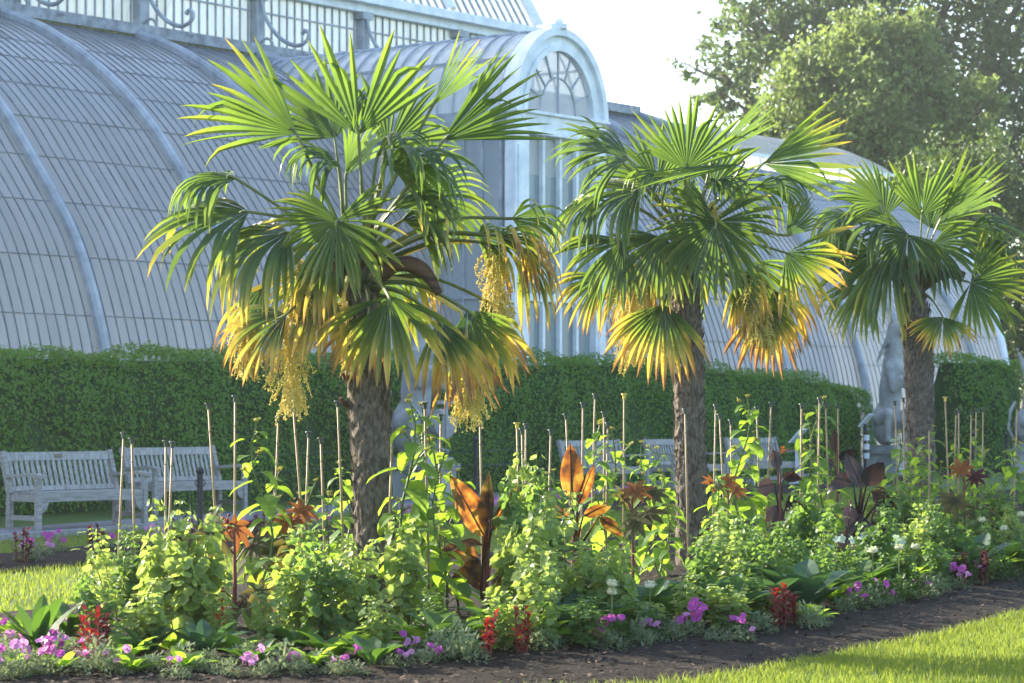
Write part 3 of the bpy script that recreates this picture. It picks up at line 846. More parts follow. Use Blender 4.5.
big_tree('tall dark hazy tree with sky gaps, rising highest behind the right end', X1, Y1, 30,
         [lobe(*q[:2], Y1, X1, q[2], q[3]) for q in ((716, 70, 2.2, 0), (735, 105, 1.8, -1), (745, 160, 2.4, 0), (770, 45, 3.2, 0), (830, 20, 4.0, 1), (790, 110, 3.2, 1), (880, -30, 4.5, 0), (940, 30, 4.4, 0), (1000, 60, 4.2, 1), (1040, 0, 4.5, 0), (985, 130, 4.0, 0), (1050, 150, 4.2, -1), (870, 90, 4.0, 2), (925, 150, 4.0, 1), (1015, 220, 3.8, 0), (1080, 80, 4.5, 0), (800, -40, 3.6, 0), (960, -70, 5, 0), (1060, -70, 4.6, 0), (757, 15, 2.4, 0))],
         M_tdark, 44000, .175, 31, .7, spread=.26)
Y2 = 112; X2 = (845 - 512) / F * Y2
big_tree('sunlit yellow-green tree in front of the tall dark one, above the roof end', X2, Y2, 18,
         [lobe(*q[:2], Y2, X2, q[2] * .82, q[3]) for q in ((800, 100, 2.0, 0), (780, 150, 1.9, 0), (830, 70, 2.0, 0), (868, 45, 2.2, 0), (860, 100, 2.8, -1), (900, 45, 1.9, 0), (945, 110, 1.6, 0), (800, 70, 1.3, 0), (975, 140, 1.6, 0), (985, 95, 1.2, 0), (765, 120, 1.0, 0), (850, 22, 1.0, 0), (920, 30, 1.0, 0), (905, 80, 2.0, 0), (825, 150, 2.4, -1), (880, 150, 2.4, -1), (925, 120, 2.0, 0), (800, 200, 2.2, 0), (850, 205, 2.4, 0), (905, 200, 2.4, 0), (770, 190, 1.6, 0), (930, 70, 1.3, 0), (845, 250, 2.2, 0))],
         M_tlight, 38000, .13, 32, .4, spread=.42)
Y3 = 100; X3 = (965 - 512) / F * Y3
big_tree('dense mid-green tree filling the gap right of the roof end', X3, Y3, 13,
         [lobe(*q[:2], Y3, X3, q[2], q[3]) for q in ((930, 190, 1.9, 0), (975, 170, 2.0, 0), (1015, 190, 2.0, 0), (950, 235, 2.2, 0), (1000, 250, 2.3, 0), (1045, 230, 2.2, 0), (965, 300, 2.2, 0), (1020, 310, 2.3, 0), (1060, 300, 2.2, 0), (920, 240, 1.6, 0), (990, 360, 2.3, 0), (1050, 370, 2.4, 0))],
         M_tmid, 20000, .115, 33, .35)
# ================================================================== palms
PST = [(0.0, (.024, .056, .028)), (.2, (.040, .080, .028)), (.42, (.13, .165, .04)), (.6, (.44, .35, .08)), (.8, (.40, .25, .08)), (1.0, (.24, .14, .07))]
PTR = [(0.0, (.06, .13, .025)), (.2, (.23, .37, .04)), (.42, (.44, .46, .05)), (.6, (.95, .70, .08)), (.84, (.85, .50, .07)), (1.0, (.40, .19, .05))]
M_frond = leafmat('palm_leaf', 0, 0, 0, .42, .32, .55, scale=5, stops=PST, trstops=PTR)
M_petiole = solid('leaf_stalk', (.08, .11, .03), (.16, .18, .06), 6, .45)
M_trunk = solid('palm_trunk_fibre', (.08, .068, .056), (.21, .178, .145), 22, .95, stretch=(2.2, 2.2, .8), bmp=1.0, bdist=.02, spec=.1, detail=8)
M_fibre = solid('palm_hair', (.08, .055, .035), (.24, .18, .12), 14, .9, spec=.1)
M_boot = solid('dry_brown_sheath', (.05, .028, .02), (.14, .075, .045), 7, .8, stretch=(1, 1, 5), bmp=.5)
M_flower = leafmat('palm_blossom', (.70, .60, .16), (.84, .76, .30), (.85, .74, .22), .42, .6, .3)

def frond_mesh(mb, hub, a, n, Rr, spread, droop, yel, rs, nseg=36, joined=.57, snap=.14, base_tone=.04):
    b = n.cross(a).normalized(); dth = 2 * spread / nseg
    fr = [.02, .14, .28, .42, .54, .66, .78, .9, 1.0]
    for i in range(nseg):
        th = -spread + dth * (i + .5) + rs.gauss(0, dth * .12)
        if rs.random() < .035: continue
        d0 = a * math.cos(th) + b * math.sin(th); sd = b * math.cos(th) - a * math.sin(th)
        L = Rr * (.80 + .20 * math.cos(th * .75)) * rs.uniform(.84, 1.07)
        jn = joined * rs.uniform(.85, 1.15)
        if rs.random() < .05: jn *= .55
        p = hub.copy(); d = d0.copy(); last = 0
        dr = droop * rs.uniform(.55, 1.6) * 1.25 + max(0, rs.gauss(0, .05)); sn = rs.uniform(.5, .85) if rs.random() < snap else 9
        yy = max(0.0, rs.gauss(yel * .5, .05)) if yel < .15 else max(0.0, yel * (.85 if yel < .4 else 1.3) + rs.gauss(0, .13)); tw = rs.uniform(-.25, .25)
        vs = []; ts = []
        for k, f in enumerate(fr):
            ds = (f - last) * L; last = f
            g = (dr * 5.0 * max(0, f - .22) if droop < .65 else dr * 9.0 * max(0, f - .30)) * (ds / L)
            if f > sn: g += .9 * (ds / L) * 5
            d = d + Vector((0, 0, -1)) * g + n * (.012 * rs.gauss(0, 1)) ; d.normalize()
            p = p + d * ds
            r = f * L
            if f <= jn: w = r * math.tan(min(dth / 2, .4)) * 1.04
            else:
                wj = jn * L * math.tan(min(dth / 2, .4)); u = (f - jn) / (1 - jn)
                w = wj * (1 - u ** 2.6) * (.96 - .15 * u)
            w = max(w, .0008)
            s2 = (sd + n * tw * max(0, f - jn)).normalized()
            nn = s2.cross(d); nn = nn if nn.dot(n) > 0 else -nn
            fold = .55 * w
            vs += [p - s2 * w + nn * fold, p - nn * fold * .4, p + s2 * w + nn * fold]
            t = base_tone + .13 * min(1, f / .7) + yy * (max(0, f - .28) / .72) ** (1.5 if yel < .4 else .9) + (.35 * (max(0, f - .88) / .12) if yy > .3 else .10 * max(0, f - .9) / .1)
            ts += [t, t, t]
        fs = []
        for k in range(len(fr) - 1):
            o = 3 * k; fs += [(o, o + 1, o + 4, o + 3), (o + 1, o + 2, o + 5, o + 4)]
        mb.add(vs, fs, t=ts)

def inflorescence(mb, stalk, top, length, width, rs, n=130):
    """hanging, much-branched yellow flower panicle below 'top'"""
    main = []
    for i in range(9):
        k = i / 8; main.append(top + Vector((width * .25 * math.sin(k * 2), .05 * math.sin(k * 3), -length * k)))
    stalk.tube(main, [.014 * (1 - .7 * i / 8) for i in range(9)], 5)
    for j in range(n):
        k = rs.random() ** .8; i = min(int(k * 8), 7); p = main[i].lerp(main[i + 1], k * 8 - i)
        ang = rs.uniform(0, 6.28); L = length * rs.uniform(.14, .5) * (1.1 - .5 * k)
        d = Vector((math.cos(ang), math.sin(ang), rs.uniform(-.5, .25))).normalized()
        q = p.copy(); step = L / 7
        pts = [q.copy()]
        for s in range(7):
            d = (d + Vector((0, 0, -.30))).normalized(); q = q + d * step * (width / .16) ** .5; pts.append(q.copy())
        mb.tube(pts, .0028, 3, cap=False)
        for s in range(2, 8):
            for r in range(3):
                c = pts[s] + Vector((rs.gauss(0, .007), rs.gauss(0, .007), rs.gauss(0, .007))); e = rs.uniform(.004, .0085)
                mb.add([c + Vector((e, 0, 0)), c + Vector((0, e, 0)), c - Vector((e, 0, 0)), c - Vector((0, e, 0)), c + Vector((0, 0, e)), c - Vector((0, 0, e))],
                       [(0, 1, 4), (1, 2, 4), (2, 3, 4), (3, 0, 4), (1, 0, 5), (2, 1, 5), (3, 2, 5), (0, 3, 5)])

def palm(label, base_px, Y, tops, trunk_pts, fronds, flowers, boots, seed, fs):
    """trunk_pts: (px, py, half width px); fronds: hub px,py, depth (m, + is away), direction in degrees, tilt, roll, radius px, spread, droop, dryness"""
    rs = random.Random(seed); s = F / Y
    B = at(base_px, Y); root = thing('palm_tree', B, label, 'palm tree', 'fan palms planted along the flower bed')
    def W(px, py, dy=0): return Vector(((px - base_px) / s, dy, EYE - (py - HOR) / s))
    # trunk
    m = MB(); P = [W(px, py) for px, py, _ in trunk_pts]; P[0].z = 0
    cur = catmull([tuple(p) + (tp[2] / s,) for p, tp in zip(P, trunk_pts)], 10)
    nring = 18; vs = []
    for i, (x, y, z, r) in enumerate(cur):
        for k in range(nring):
            a = 6.2832 * k / nring
            rr = r * (1 + .05 * math.sin(i * 1.9 + k * 2.4) + rs.uniform(-.05, .06))
            vs.append((x + rr * math.cos(a), y + rr * math.sin(a), z))
    m.add(vs, [(i * nring + k, i * nring + (k + 1) % nring, (i + 1) * nring + (k + 1) % nring, (i + 1) * nring + k) for i in range(len(cur) - 1) for k in range(nring)])
    top = cur[-1][2]
    for k in range(420):                                  # old sheath edges wrapping the trunk
        q = rs.random(); i = min(int(q * (len(cur) - 1)), len(cur) - 2); x, y, z, r = cur[i]; z += rs.uniform(0, .06)
        a = rs.uniform(0, 6.28); rr = r * 1.03; wd = rs.uniform(.25, .6); hgt = rs.uniform(.03, .10)
        pts = []
        for j in range(5):
            u = j / 4 - .5; aa = a + u * wd
            pts.append((x + rr * math.cos(aa), y + rr * math.sin(aa), z - .03 + .05 * abs(u)))
        for j in range(5):
            u = j / 4 - .5; aa = a + u * wd * .6; r2 = rr + rs.uniform(.004, .022)
            pts.append((x + r2 * math.cos(aa), y + r2 * math.sin(aa), z + hgt * (1 - abs(u))))
        m.add(pts, [(j, j + 1, 6 + j, 5 + j) for j in range(4)])
    m.build('trunk', M_trunk, root)
    m = MB()
    for k in range(4200):                                  # loose hair
        q = rs.random(); i = min(int(q * (len(cur) - 1)), len(cur) - 2); x, y, z, r = cur[i]; a = rs.uniform(0, 6.28)
        p = Vector((x + r * math.cos(a), y + r * math.sin(a), z + rs.uniform(0, .08)))
        o = Vector((math.cos(a), math.sin(a), 0)); tn = Vector((-math.sin(a), math.cos(a), 0))
        L = rs.uniform(.02, .085); e = p + o * L * rs.uniform(.1, .55) + tn * L * rs.gauss(0, .6) + UP * L * rs.gauss(-.1, .7)
        m.add([p - tn * .0014, p + tn * .0014, e], [(0, 1, 2)])
    m.build('trunk_fibre', M_fibre, root)
    cx, cz = cur[-1][0], cur[-1][2]
    m = MB()
    for k in range(46):                                    # cut leaf bases under the crown
        a = rs.uniform(0, 6.28); z = cz - rs.random() ** 1.6 * 1.0; r = trunk_pts[-1][2] / s * .9
        p = Vector((cx + r * math.cos(a), r * math.sin(a), z)); o = Vector((math.cos(a), math.sin(a), 0)); L = rs.uniform(.05, .17) if z > cz - .3 else rs.uniform(.03, .06)
        m.tube([p - o * .04, p + o * L * .6 + UP * L * .4, p + o * L + UP * L * 1.0], [.03, .02, .012], 5)
    m.build('leaf_bases', M_boot, root)
    crown = link('crown', None, root); crown.empty_display_size = .2
    for (px, py, dy, al, tilt, roll, Rp, spr, dr, yl) in fronds:
        hub = W(px, py, dy); al_, ti, ro = R(al), R(tilt), R(roll)
        a = Vector((math.cos(al_) * math.cos(ti), -math.sin(ti), math.sin(al_) * math.cos(ti)))
        n = Vector((0, -1, 0)) - a * (-a.y)
        if n.length < .05: n = Vector((0, -.2, 1))
        n.normalize(); n.rotate(Matrix.Rotation(ro, 3, a))
        m = MB(); m2 = MB()
        frond_mesh(m, hub, a, n, Rp / s * rs.uniform(.97, 1.03), R(spr), dr, yl, rs, nseg=max(13, int(33 * spr / 120)))
        f = m.build('frond', M_frond, crown)
        st = Vector((cx + (.06 if hub.x > cx else -.06), dy * .15, cz - .12 + .25 * min(1, max(-1, (hub.z - cz)))))
        d = hub - st; sag = Vector((0, 0, .12 * d.length)) if hub.z < cz + .35 else Vector((0, 0, 0))
        mid = st.lerp(hub, .5) + sag
        m2.tube(catmull([tuple(st), tuple(mid), tuple(hub), tuple(hub + a * .06)], 5), [.016] * 6 + [.011] * 6 + [.009] * 4, 5)
        m2.build('leaf_stalk', M_petiole, crown)
    for (px, py, dy, L, w) in flowers:
        m = MB(); st = MB(); p = W(px, py, dy); c0 = Vector((cx, dy * .3, cz - .15))
        st.tube([c0, c0.lerp(p, .55) + UP * .1, p + UP * .03, p], [.022, .018, .014, .012], 6)
        inflorescence(m, st, p, L / s, w / s, rs, int(120 * L / 80)); o = m.build('flower_cluster', M_flower, root); st.build('flower_stalk', M_flower, o)
    for pts in boots:
        m = MB(); q = catmull([tuple(W(x, y, dy)) + (r / s,) for x, y, dy, r in pts], 5); m.tube([v[:3] for v in q], [v[3] for v in q], 8); m.build('flower_sheath', M_boot, root, True)
    return root

palm('large fan palm with the thickest trunk, nearest the camera at the left', 376, 16.6, None,
     [(377, 640, 23), (374, 560, 20), (372, 470, 19), (368, 390, 20), (362, 330, 20), (357, 285, 15), (356, 250, 9)],
     [ # back of the crown
      (330, 130, .45, 118, -20, 10, 95, 75, .1, .05), (385, 140, .45, 62, -15, -10, 90, 70, .1, .05), 
      (420, 195, .45, 20, -10, -20, 90, 90, .5, .15), 
      # the ones that read
      (359, 136, -.05, 90, 6, 0, 112, 60, 0, .12), (298, 136, -.12, 150, 8, 22, 112, 44, .08, .16), (432, 104, .1, 52, 0, 52, 78, 26, 0, .2),
      (444, 142, -.1, 31, 10, -15, 118, 32, .06, .0), 
      (388, 168, -.28, 12, 10, 68, 118, 80, .95, .08),
      (238, 180, -.1, 176, 0, 70, 96, 75, 1.0, .12), (252, 214, -.18, 190, 10, 58, 128, 70, .6, .2), (292, 236, -.3, 196, 12, 60, 128, 85, 1.05, .36),
      (342, 226, -.45, 262, 18, 6, 84, 150, .18, .20),
      (290, 316, -.28, 208, 5, 42, 82, 62, .55, .55), (392, 300, -.42, 266, 10, 8, 94, 76, .25, .40),
      (468, 312, -.2, 296, 5, -22, 98, 62, .35, .5), (478, 236, -.1, 352, 5, 66, 92, 80, 1.05, .55), (512, 218, .05, 4, 0, 58, 76, 70, .7, .2),
      (455, 345, .05, 288, 0, 12, 76, 42, .3, .85), (330, 285, -.1, 225, 10, 30, 88, 70, .6, .5),
      (372, 270, .25, 285, 0, -30, 95, 80, .6, .35),
      (262, 285, .05, 250, 0, 20, 92, 40, .7, .7), (498, 238, -.2, 352, 10, 62, 88, 62, 1.0, .8), (440, 322, -.3, 285, 8, 12, 88, 44, .4, .7), (372, 312, -.3, 252, 8, 10, 78, 40, .4, .75), (485, 300, .1, 280, 0, 30, 90, 40, .6, .75), (520, 250, .0, 310, 5, 50, 85, 60, 1.0, .5),
      (345, 175, .1, 70, 0, 70, 85, 50, .3, .05), (340, 168, -.1, 150, 20, 72, 84, 66, 1.3, 0), (378, 158, -.1, 40, 10, 74, 88, 60, 1.2, 0), (404, 222, -.15, 350, 20, 66, 84, 60, 1.3, .2), (335, 262, -.2, 220, 20, 50, 84, 60, 1.1, .5), (395, 262, .1, 330, 0, 60, 90, 60, 1.2, .6), (395, 210, -.1, 20, 10, 70, 100, 60, 1.1, .15)],
     [(298, 255, -.12, 82, 36), (283, 318, -.05, 84, 34), (345, 300, -.12, 62, 18), (462, 318, -.12, 92, 34), (492, 245, .05, 85, 26), (240, 300, .02, 70, 26)],
     [[(372, 290, 0, 7), (395, 266, -.1, 8), (422, 270, -.15, 7.5), (440, 295, -.18, 4)], [(350, 300, 0, 6), (335, 285, -.1, 6), (318, 292, -.12, 4)]],
     41, 1)
palm('medium fan palm with dense hanging fronds, the middle one of the row', 690, 22.6, None,
     [(693, 566, 17), (692, 500, 16), (690, 430, 14.5), (688, 360, 15), (686, 300, 14), (687, 258, 9), (688, 235, 6)],
     [(660, 180, .4, 120, -15, 10, 70, 80, .15, .08), (715, 185, .4, 50, -15, -10, 70, 80, .15, .08), 
      (690, 250, .4, 270, 0, 10, 70, 110, .5, .3),
      (686, 170, -.05, 88, 5, 0, 80, 70, 0, .12), (628, 160, -.12, 168, 5, 38, 84, 62, .55, .14), (612, 150, .1, 158, 0, 30, 62, 45, .35, .1), (640, 192, -.1, 188, 8, 58, 92, 75, .85, .15),
      (742, 166, -.22, 188, 8, 78, 124, 34, .05, .02), (714, 154, .05, 40, 0, 62, 84, 26, 0, .06), (762, 165, -.1, 10, 5, 32, 92, 42, .05, .32), (758, 186, .05, 4, 5, 66, 74, 62, .9, .12),
      (712, 226, -.4, 262, 16, 4, 82, 150, .22, .22), (622, 242, -.25, 226, 10, 14, 78, 62, .3, .15), (602, 276, -.12, 218, 5, 24, 66, 52, .4, .5), (662, 306, -.3, 258, 8, 6, 82, 66, .3, .62),
      (784, 254, -.15, 326, 6, -10, 80, 66, .12, .50), (786, 236, -.05, 52, 0, 20, 46, 40, 0, .2), (768, 308, -.05, 272, 0, 10, 68, 60, .45, .85), (660, 240, -.3, 240, 12, 20, 80, 85, .5, .25),
      (752, 262, .1, 300, 0, -20, 80, 70, .6, .5),
      (600, 200, .0, 200, 5, 60, 78, 70, 1.0, .25), (670, 185, -.1, 150, 20, 72, 66, 60, 1.3, 0), (705, 190, -.1, 30, 20, 72, 66, 60, 1.3, 0), (690, 205, .15, 90, -10, 60, 60, 70, .9, .1), (655, 262, -.1, 230, 10, 40, 70, 60, 1.1, .6), (735, 275, -.1, 310, 10, 40, 70, 60, 1.1, .7), (640, 275, .1, 250, 0, 25, 76, 55, .6, .7), (775, 290, .1, 290, 0, 10, 72, 50, .6, .8),],
     [(632, 258, -.1, 80, 30), (625, 292, -.02, 66, 24), (750, 270, -.1, 66, 22), (712, 206, -.15, 34, 30), (762, 292, -.1, 52, 18)],
     [[(680, 262, 0, 6), (664, 248, -.1, 6.5), (648, 250, -.14, 5), (640, 268, -.15, 3)]], 42, 1)
palm('smallest fan palm, farthest along the row at the right', 919, 29.0, None,
     [(924, 520, 15), (921, 450, 14), (919, 380, 14), (917, 330, 14), (914, 295, 11), (914, 268, 7)],
     [(890, 215, .4, 125, -15, 10, 56, 80, .1, .05), (935, 225, .4, 60, -15, -10, 60, 80, .1, .05), (880, 255, .3, 205, 0, 20, 60, 85, .6, .15),
      (921, 216, -.05, 80, 5, 0, 62, 60, 0, .12), (938, 222, -.1, 48, 5, 40, 90, 36, .02, .06), (882, 204, -.05, 152, 0, 20, 56, 62, .15, .05), (888, 222, -.1, 178, 8, 66, 86, 66, .75, .04),
      (972, 226, -.05, 356, 5, 64, 62, 72, .8, .02), (966, 284, -.3, 338, 10, 0, 70, 104, .1, .36), (938, 318, -.32, 262, 8, 4, 46, 82, .15, .55), (886, 250, -.22, 240, 10, 22, 92, 64, .4, .28),
      (905, 236, -.25, 235, 15, 10, 60, 110, .3, .05), (860, 235, .1, 190, 0, 60, 70, 66, .9, .1), (930, 245, -.2, 320, 12, 20, 60, 90, .4, .05), (866, 285, .05, 232, 0, 30, 66, 60, .5, .35), (850, 215, .0, 185, 5, 60, 60, 70, 1.0, .05), (985, 245, .1, 340, 0, 60, 60, 70, 1.0, .1)],
     [(900, 300, -.1, 36, 14)],
     [[(908, 285, 0, 6), (892, 270, -.1, 6), (876, 276, -.12, 4)], [(922, 285, 0, 7), (942, 272, -.1, 7), (962, 278, -.15, 5)]], 43, 1)
# ================================================================== bed planting
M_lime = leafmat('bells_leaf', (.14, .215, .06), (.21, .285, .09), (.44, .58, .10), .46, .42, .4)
M_bellgreen_shade = leafmat('bells_leaf_green_shade', (.06, .125, .04), (.11, .19, .055), (.24, .40, .06), .44, .5, .3)  # greener leaf; its darker tone also paints shade on the right-hand plants
M_limestem = solid('bells_stem', (.10, .14, .04), (.18, .22, .07), 8, .6)
M_sunleaf = leafmat('sunflower_leaf', (.08, .165, .028), (.12, .22, .04), (.42, .64, .05), .52, .5, .3)
M_green = leafmat('green_leaf', (.03, .075, .02), (.06, .12, .03), (.14, .28, .03), .38, .42, .4)
M_blue = leafmat('blue_green_leaf', (.035, .08, .045), (.06, .12, .06), (.10, .22, .05), .3, .4, .4)
M_silver = leafmat('silver_leaf', (.14, .19, .11), (.24, .29, .17), (.30, .38, .16), .35, .7, .15)
M_mag = leafmat('magenta_petal', (.36, .05, .28), (.52, .12, .42), (.58, .12, .46), .4, .6, .2)
M_pink = leafmat('pink_petal', (.50, .17, .40), (.66, .34, .56), (.68, .3, .55), .4, .6, .2)
M_red = leafmat('red_leaf', (.12, .012, .014), (.24, .025, .025), (.42, .03, .025), .38, .5, .3)
M_darkred = leafmat('dark_red_leaf', (.05, .012, .016), (.10, .02, .026), (.14, .015, .02), .35, .5, .3)
M_bronze = leafmat('bronze_canna_leaf', 0, 0, 0, .42, .4, .3, scale=9, stops=[(.2, (.035, .028, .02)), (.45, (.075, .045, .02)), (.75, (.12, .085, .03))], trstops=[(.25, (.09, .035, .015)), (.5, (.38, .13, .02)), (.75, (.60, .36, .05))], nmul=2.0, nadd=-.5)
M_purple = leafmat('dark_canna_leaf', 0, 0, 0, .25, .38, .4, scale=7, stops=[(.2, (.02, .018, .024)), (.75, (.05, .035, .03))], trstops=[(.3, (.04, .018, .02)), (.8, (.13, .055, .03))], nmul=1.6, nadd=-.3)
M_castor = leafmat('castor_leaf', (.05, .055, .03), (.085, .085, .04), (.26, .22, .05), .38, .7, .08)
M_orange = leafmat('orange_flower', (.20, .075, .028), (.27, .12, .04), (.40, .14, .03), .36, .65, .1)
M_rstem = solid('red_stem', (.10, .025, .02), (.19, .05, .035), 8, .5)
M_gstem = solid('green_stem', (.07, .11, .03), (.13, .17, .05), 8, .55)
M_cane = solid('bamboo_cane', (.22, .16, .085), (.38, .28, .15), 5, .55, stretch=(4, 4, 1.5), spec=.3)
M_cap = solid('cane_cap', (.02, .035, .03), (.05, .07, .06), 9, .5)
M_capy = solid('yellow_cap', (.5, .36, .05), (.62, .45, .07), 9, .5)
M_cream = leafmat('cream_petal', (.62, .62, .42), (.78, .78, .6), (.7, .72, .45), .3, .6, .2)
M_white = M_white
M_wpet = leafmat('white_petal', (.50, .60, .40), (.72, .78, .6), (.6, .75, .4), .35, .6, .2)
M_bud = leafmat('bud', (.30, .28, .06), (.42, .36, .08), (.5, .5, .08), .3, .6, .2)

def leaf_blade(mb, base, d, nrm, L, Wd, droop=.3, cup=.15, seg=6, prof=None, wav=0, rs=None):
    """one leaf from base along d; prof(u) is the half width share"""
    d = d.normalized(); sd = d.cross(nrm)
    sd = sd.normalized() if sd.length > 1e-4 else d.orthogonal().normalized()
    prof = prof or (lambda u: math.sin(math.pi * min(1, u ** .75)) ** .8)
    p = base.copy(); vs = []; ph = rs.uniform(0, 6) if rs else 0
    for i in range(seg + 1):
        u = i / seg; w = max(.0006, Wd * prof(u)); nn = sd.cross(d)
        e = wav * Wd * math.sin(u * 9 + ph)
        vs += [p - sd * w + nn * (cup * w + e), p, p + sd * w + nn * (cup * w - e)]
        d = (d + Vector((0, 0, -1)) * droop * 2 / seg * (.3 + u)).normalized(); p = p + d * L / seg
    mb.add(vs, [(3 * i + a, 3 * i + a + 1, 3 * i + a + 4, 3 * i + a + 3) for i in range(seg) for a in (0, 1)])
def heart(u): return (1 - u) ** .6 * min(1, .62 + 2.2 * u) if u < .98 else .0
def lance(u): return math.sin(math.pi * u) ** .9
def rnd_dir(rs, up=0):
    a = rs.uniform(0, 6.2832); return Vector((math.cos(a), math.sin(a), up)).normalized()

def disc(mb, c, nrm, r, rs, n=6, cup=.35):
    nrm = nrm.normalized(); a = nrm.orthogonal().normalized(); a.rotate(Matrix.Rotation(rs.uniform(0, 6.28), 3, nrm)); b = nrm.cross(a)
    vs = [c - nrm * r * cup] + [c + (a * math.cos(6.2832 * i / n) + b * math.sin(6.2832 * i / n)) * r * rs.uniform(.8, 1.15) for i in range(n)]
    mb.add(vs, [(0, 1 + i, 1 + (i + 1) % n) for i in range(n)])

def bells(seed, h=.85, stems=8, spread=.2):
    rs = random.Random(seed); st = MB(); fo = MB(); lv = rs.uniform(.85, 1.2)
    for k in range(stems):
        a = 6.2832 * k / stems + rs.uniform(-.5, .5); r = spread * math.sqrt(rs.random()); hh = h * (rs.uniform(.72, 1.0) * (1 - .15 * r / spread) if k > 1 else 1.03)
        b = Vector((r * .35 * math.cos(a), r * .35 * math.sin(a), 0)); t = Vector((r * 1.2 * math.cos(a), r * 1.2 * math.sin(a), hh))
        pts = [b.lerp(t, i / 6) + Vector((.02 * math.sin(i * 1.3 + k), .02 * math.cos(i * 1.1 + k), 0)) for i in range(7)]
        st.tube(pts, [.007 - .0008 * i for i in range(7)], 5)
        z = .12
        while z < 1.0:
            i = min(int(z * 6), 5); p = pts[i].lerp(pts[i + 1], z * 6 - i); ang0 = rs.uniform(0, 6.28)
            nl = rs.choice((3, 3, 4)); sz = lv * (.040 if z < .7 else .040 - .07 * (z - .7)) * rs.uniform(.6, 1.4)
            for j in range(nl):
                an = ang0 + 6.2832 * j / nl; o = Vector((math.cos(an), math.sin(an), rs.uniform(-.1, .35)))
                rr = sz * rs.uniform(.9, 1.5) + .008
                disc(fo, p + o * rr, (o * rs.uniform(.3, 1.0) + Vector((rs.gauss(0, .35), rs.gauss(0, .35), rs.uniform(.2, .8)))), sz * rs.uniform(.7, 1.15), rs)
            if rs.random() < .28:                          # a stalked, larger lobed leaf
                o = rnd_dir(rs, .2); L = rs.uniform(.05, .1); st.tube([p, p + o * L], .002, 3)
                leaf_blade(fo, p + o * L, o, UP, rs.uniform(.05, .08), .033, .5, .2, 4, heart, .15, rs)
            z += rs.uniform(.038, .062) / hh
    return st, fo
def sunfl(seed, h=1.3, nleaf=15, big=.12):
    rs = random.Random(seed); st = MB(); fo = MB(); buds = []
    pts = [Vector((.05 * math.sin(i * .7 + seed), .05 * math.sin(i * .9 + 2 * seed), h * i / 9)) for i in range(10)]
    st.tube(pts, [.011 - .0007 * i for i in range(10)], 6)
    for k in range(nleaf):
        z = .12 + .86 * k / nleaf; i = min(int(z * 9), 8); p = pts[i].lerp(pts[i + 1], z * 9 - i); a = k * 2.4 + rs.uniform(-.5, .5)
        o = Vector((math.cos(a), math.sin(a), .55)).normalized(); pl = rs.uniform(.05, .11) * (1.2 - .7 * z); e = p + o * pl
        st.tube([p, e], .0035, 4)
        L = big * rs.uniform(.75, 1.25) * (1.15 - .65 * z)
        leaf_blade(fo, e, Vector((o.x, o.y, rs.uniform(-.5, .1))), UP, L, L * .42, rs.uniform(.5, 1.1), .18, 6, heart, .06, rs)
    for k in range(rs.randint(2, 4)):                      # side shoots with buds
        z = rs.uniform(.7, .98); i = min(int(z * 9), 8); p = pts[i]; o = rnd_dir(rs, 1.4); L = rs.uniform(.08, .22); e = p + o * L
        st.tube([p, p + o * L * .5 + UP * .02, e], .004, 4); buds.append(e)
        for q in range(3): leaf_blade(fo, p + o * L * rs.uniform(.3, .8), rnd_dir(rs, 0), UP, .05, .02, .5, .2, 4, heart, 0, rs)
    buds.append(pts[-1] + UP * .02)
    return st, fo, buds
def bud_mesh(seed):
    rs = random.Random(seed); m = MB(); m.ell((0, 0, 0), (.016, .016, .012), None, 8, 5)
    for i in range(9):
        a = 6.28 * i / 9; leaf_blade(m, Vector((.012 * math.cos(a), .012 * math.sin(a), 0)), Vector((math.cos(a), math.sin(a), .6)), UP, .022, .005, .1, .1, 3, lance)
    return m
def petunia_flower(rs, r=.03):
    m = MB(); n = 10; vs = [(0, 0, -.02)]
    for i in range(n):
        a = 6.2832 * i / n; q = r * (1.0 if i % 2 == 0 else .84); vs.append((q * math.cos(a), q * math.sin(a), .006 * math.sin(i * 2.5)))
    for i in range(n):
        a = 6.2832 * i / n; vs.append((.3 * r * math.cos(a), .3 * r * math.sin(a), -.004))
    m.add(vs, [(0, 1 + n + i, 1 + n + (i + 1) % n) for i in range(n)] + [(1 + n + i, 1 + i, 1 + (i + 1) % n, 1 + n + (i + 1) % n) for i in range(n)])
    m.tube([(0, 0, -.045), (0, 0, -.01)], [.003, .007], 5)
    return m
def mound(seed, r, h, n, L, Wd, prof=lance, up=.5):
    rs = random.Random(seed); m = MB()
    for k in range(n):
        q = rs.random(); a = rs.uniform(0, 6.28); e = rs.random() ** .6
        p = Vector((r * e * math.cos(a), r * e * math.sin(a), h * (1 - e * e * .7) * rs.uniform(.25, 1)))
        d = Vector((math.cos(a) * (.3 + e) + rs.gauss(0, .5), math.sin(a) * (.3 + e) + rs.gauss(0, .5), up + rs.gauss(0, .4)))
        leaf_blade(m, p, d, UP, L * rs.uniform(.6, 1.3), Wd * rs.uniform(.7, 1.2), .3, .15, 3, prof, 0, rs)
    return m
BELL_N, SUN_N = [], []
def near(px, Y):
    return Y - (.62 + .12 * max(0, min(1, (560 - px) / 120)) + .2 * max(0, min(1, (px - 430) / 60)) if Y < 16.3 else 1.0)
def new_thing(name, p, cat, group, kind, px, rz=0.0):
    o = thing(name, p, None, cat, group, rz); reg(o, kind, px); return o
GZ = .07
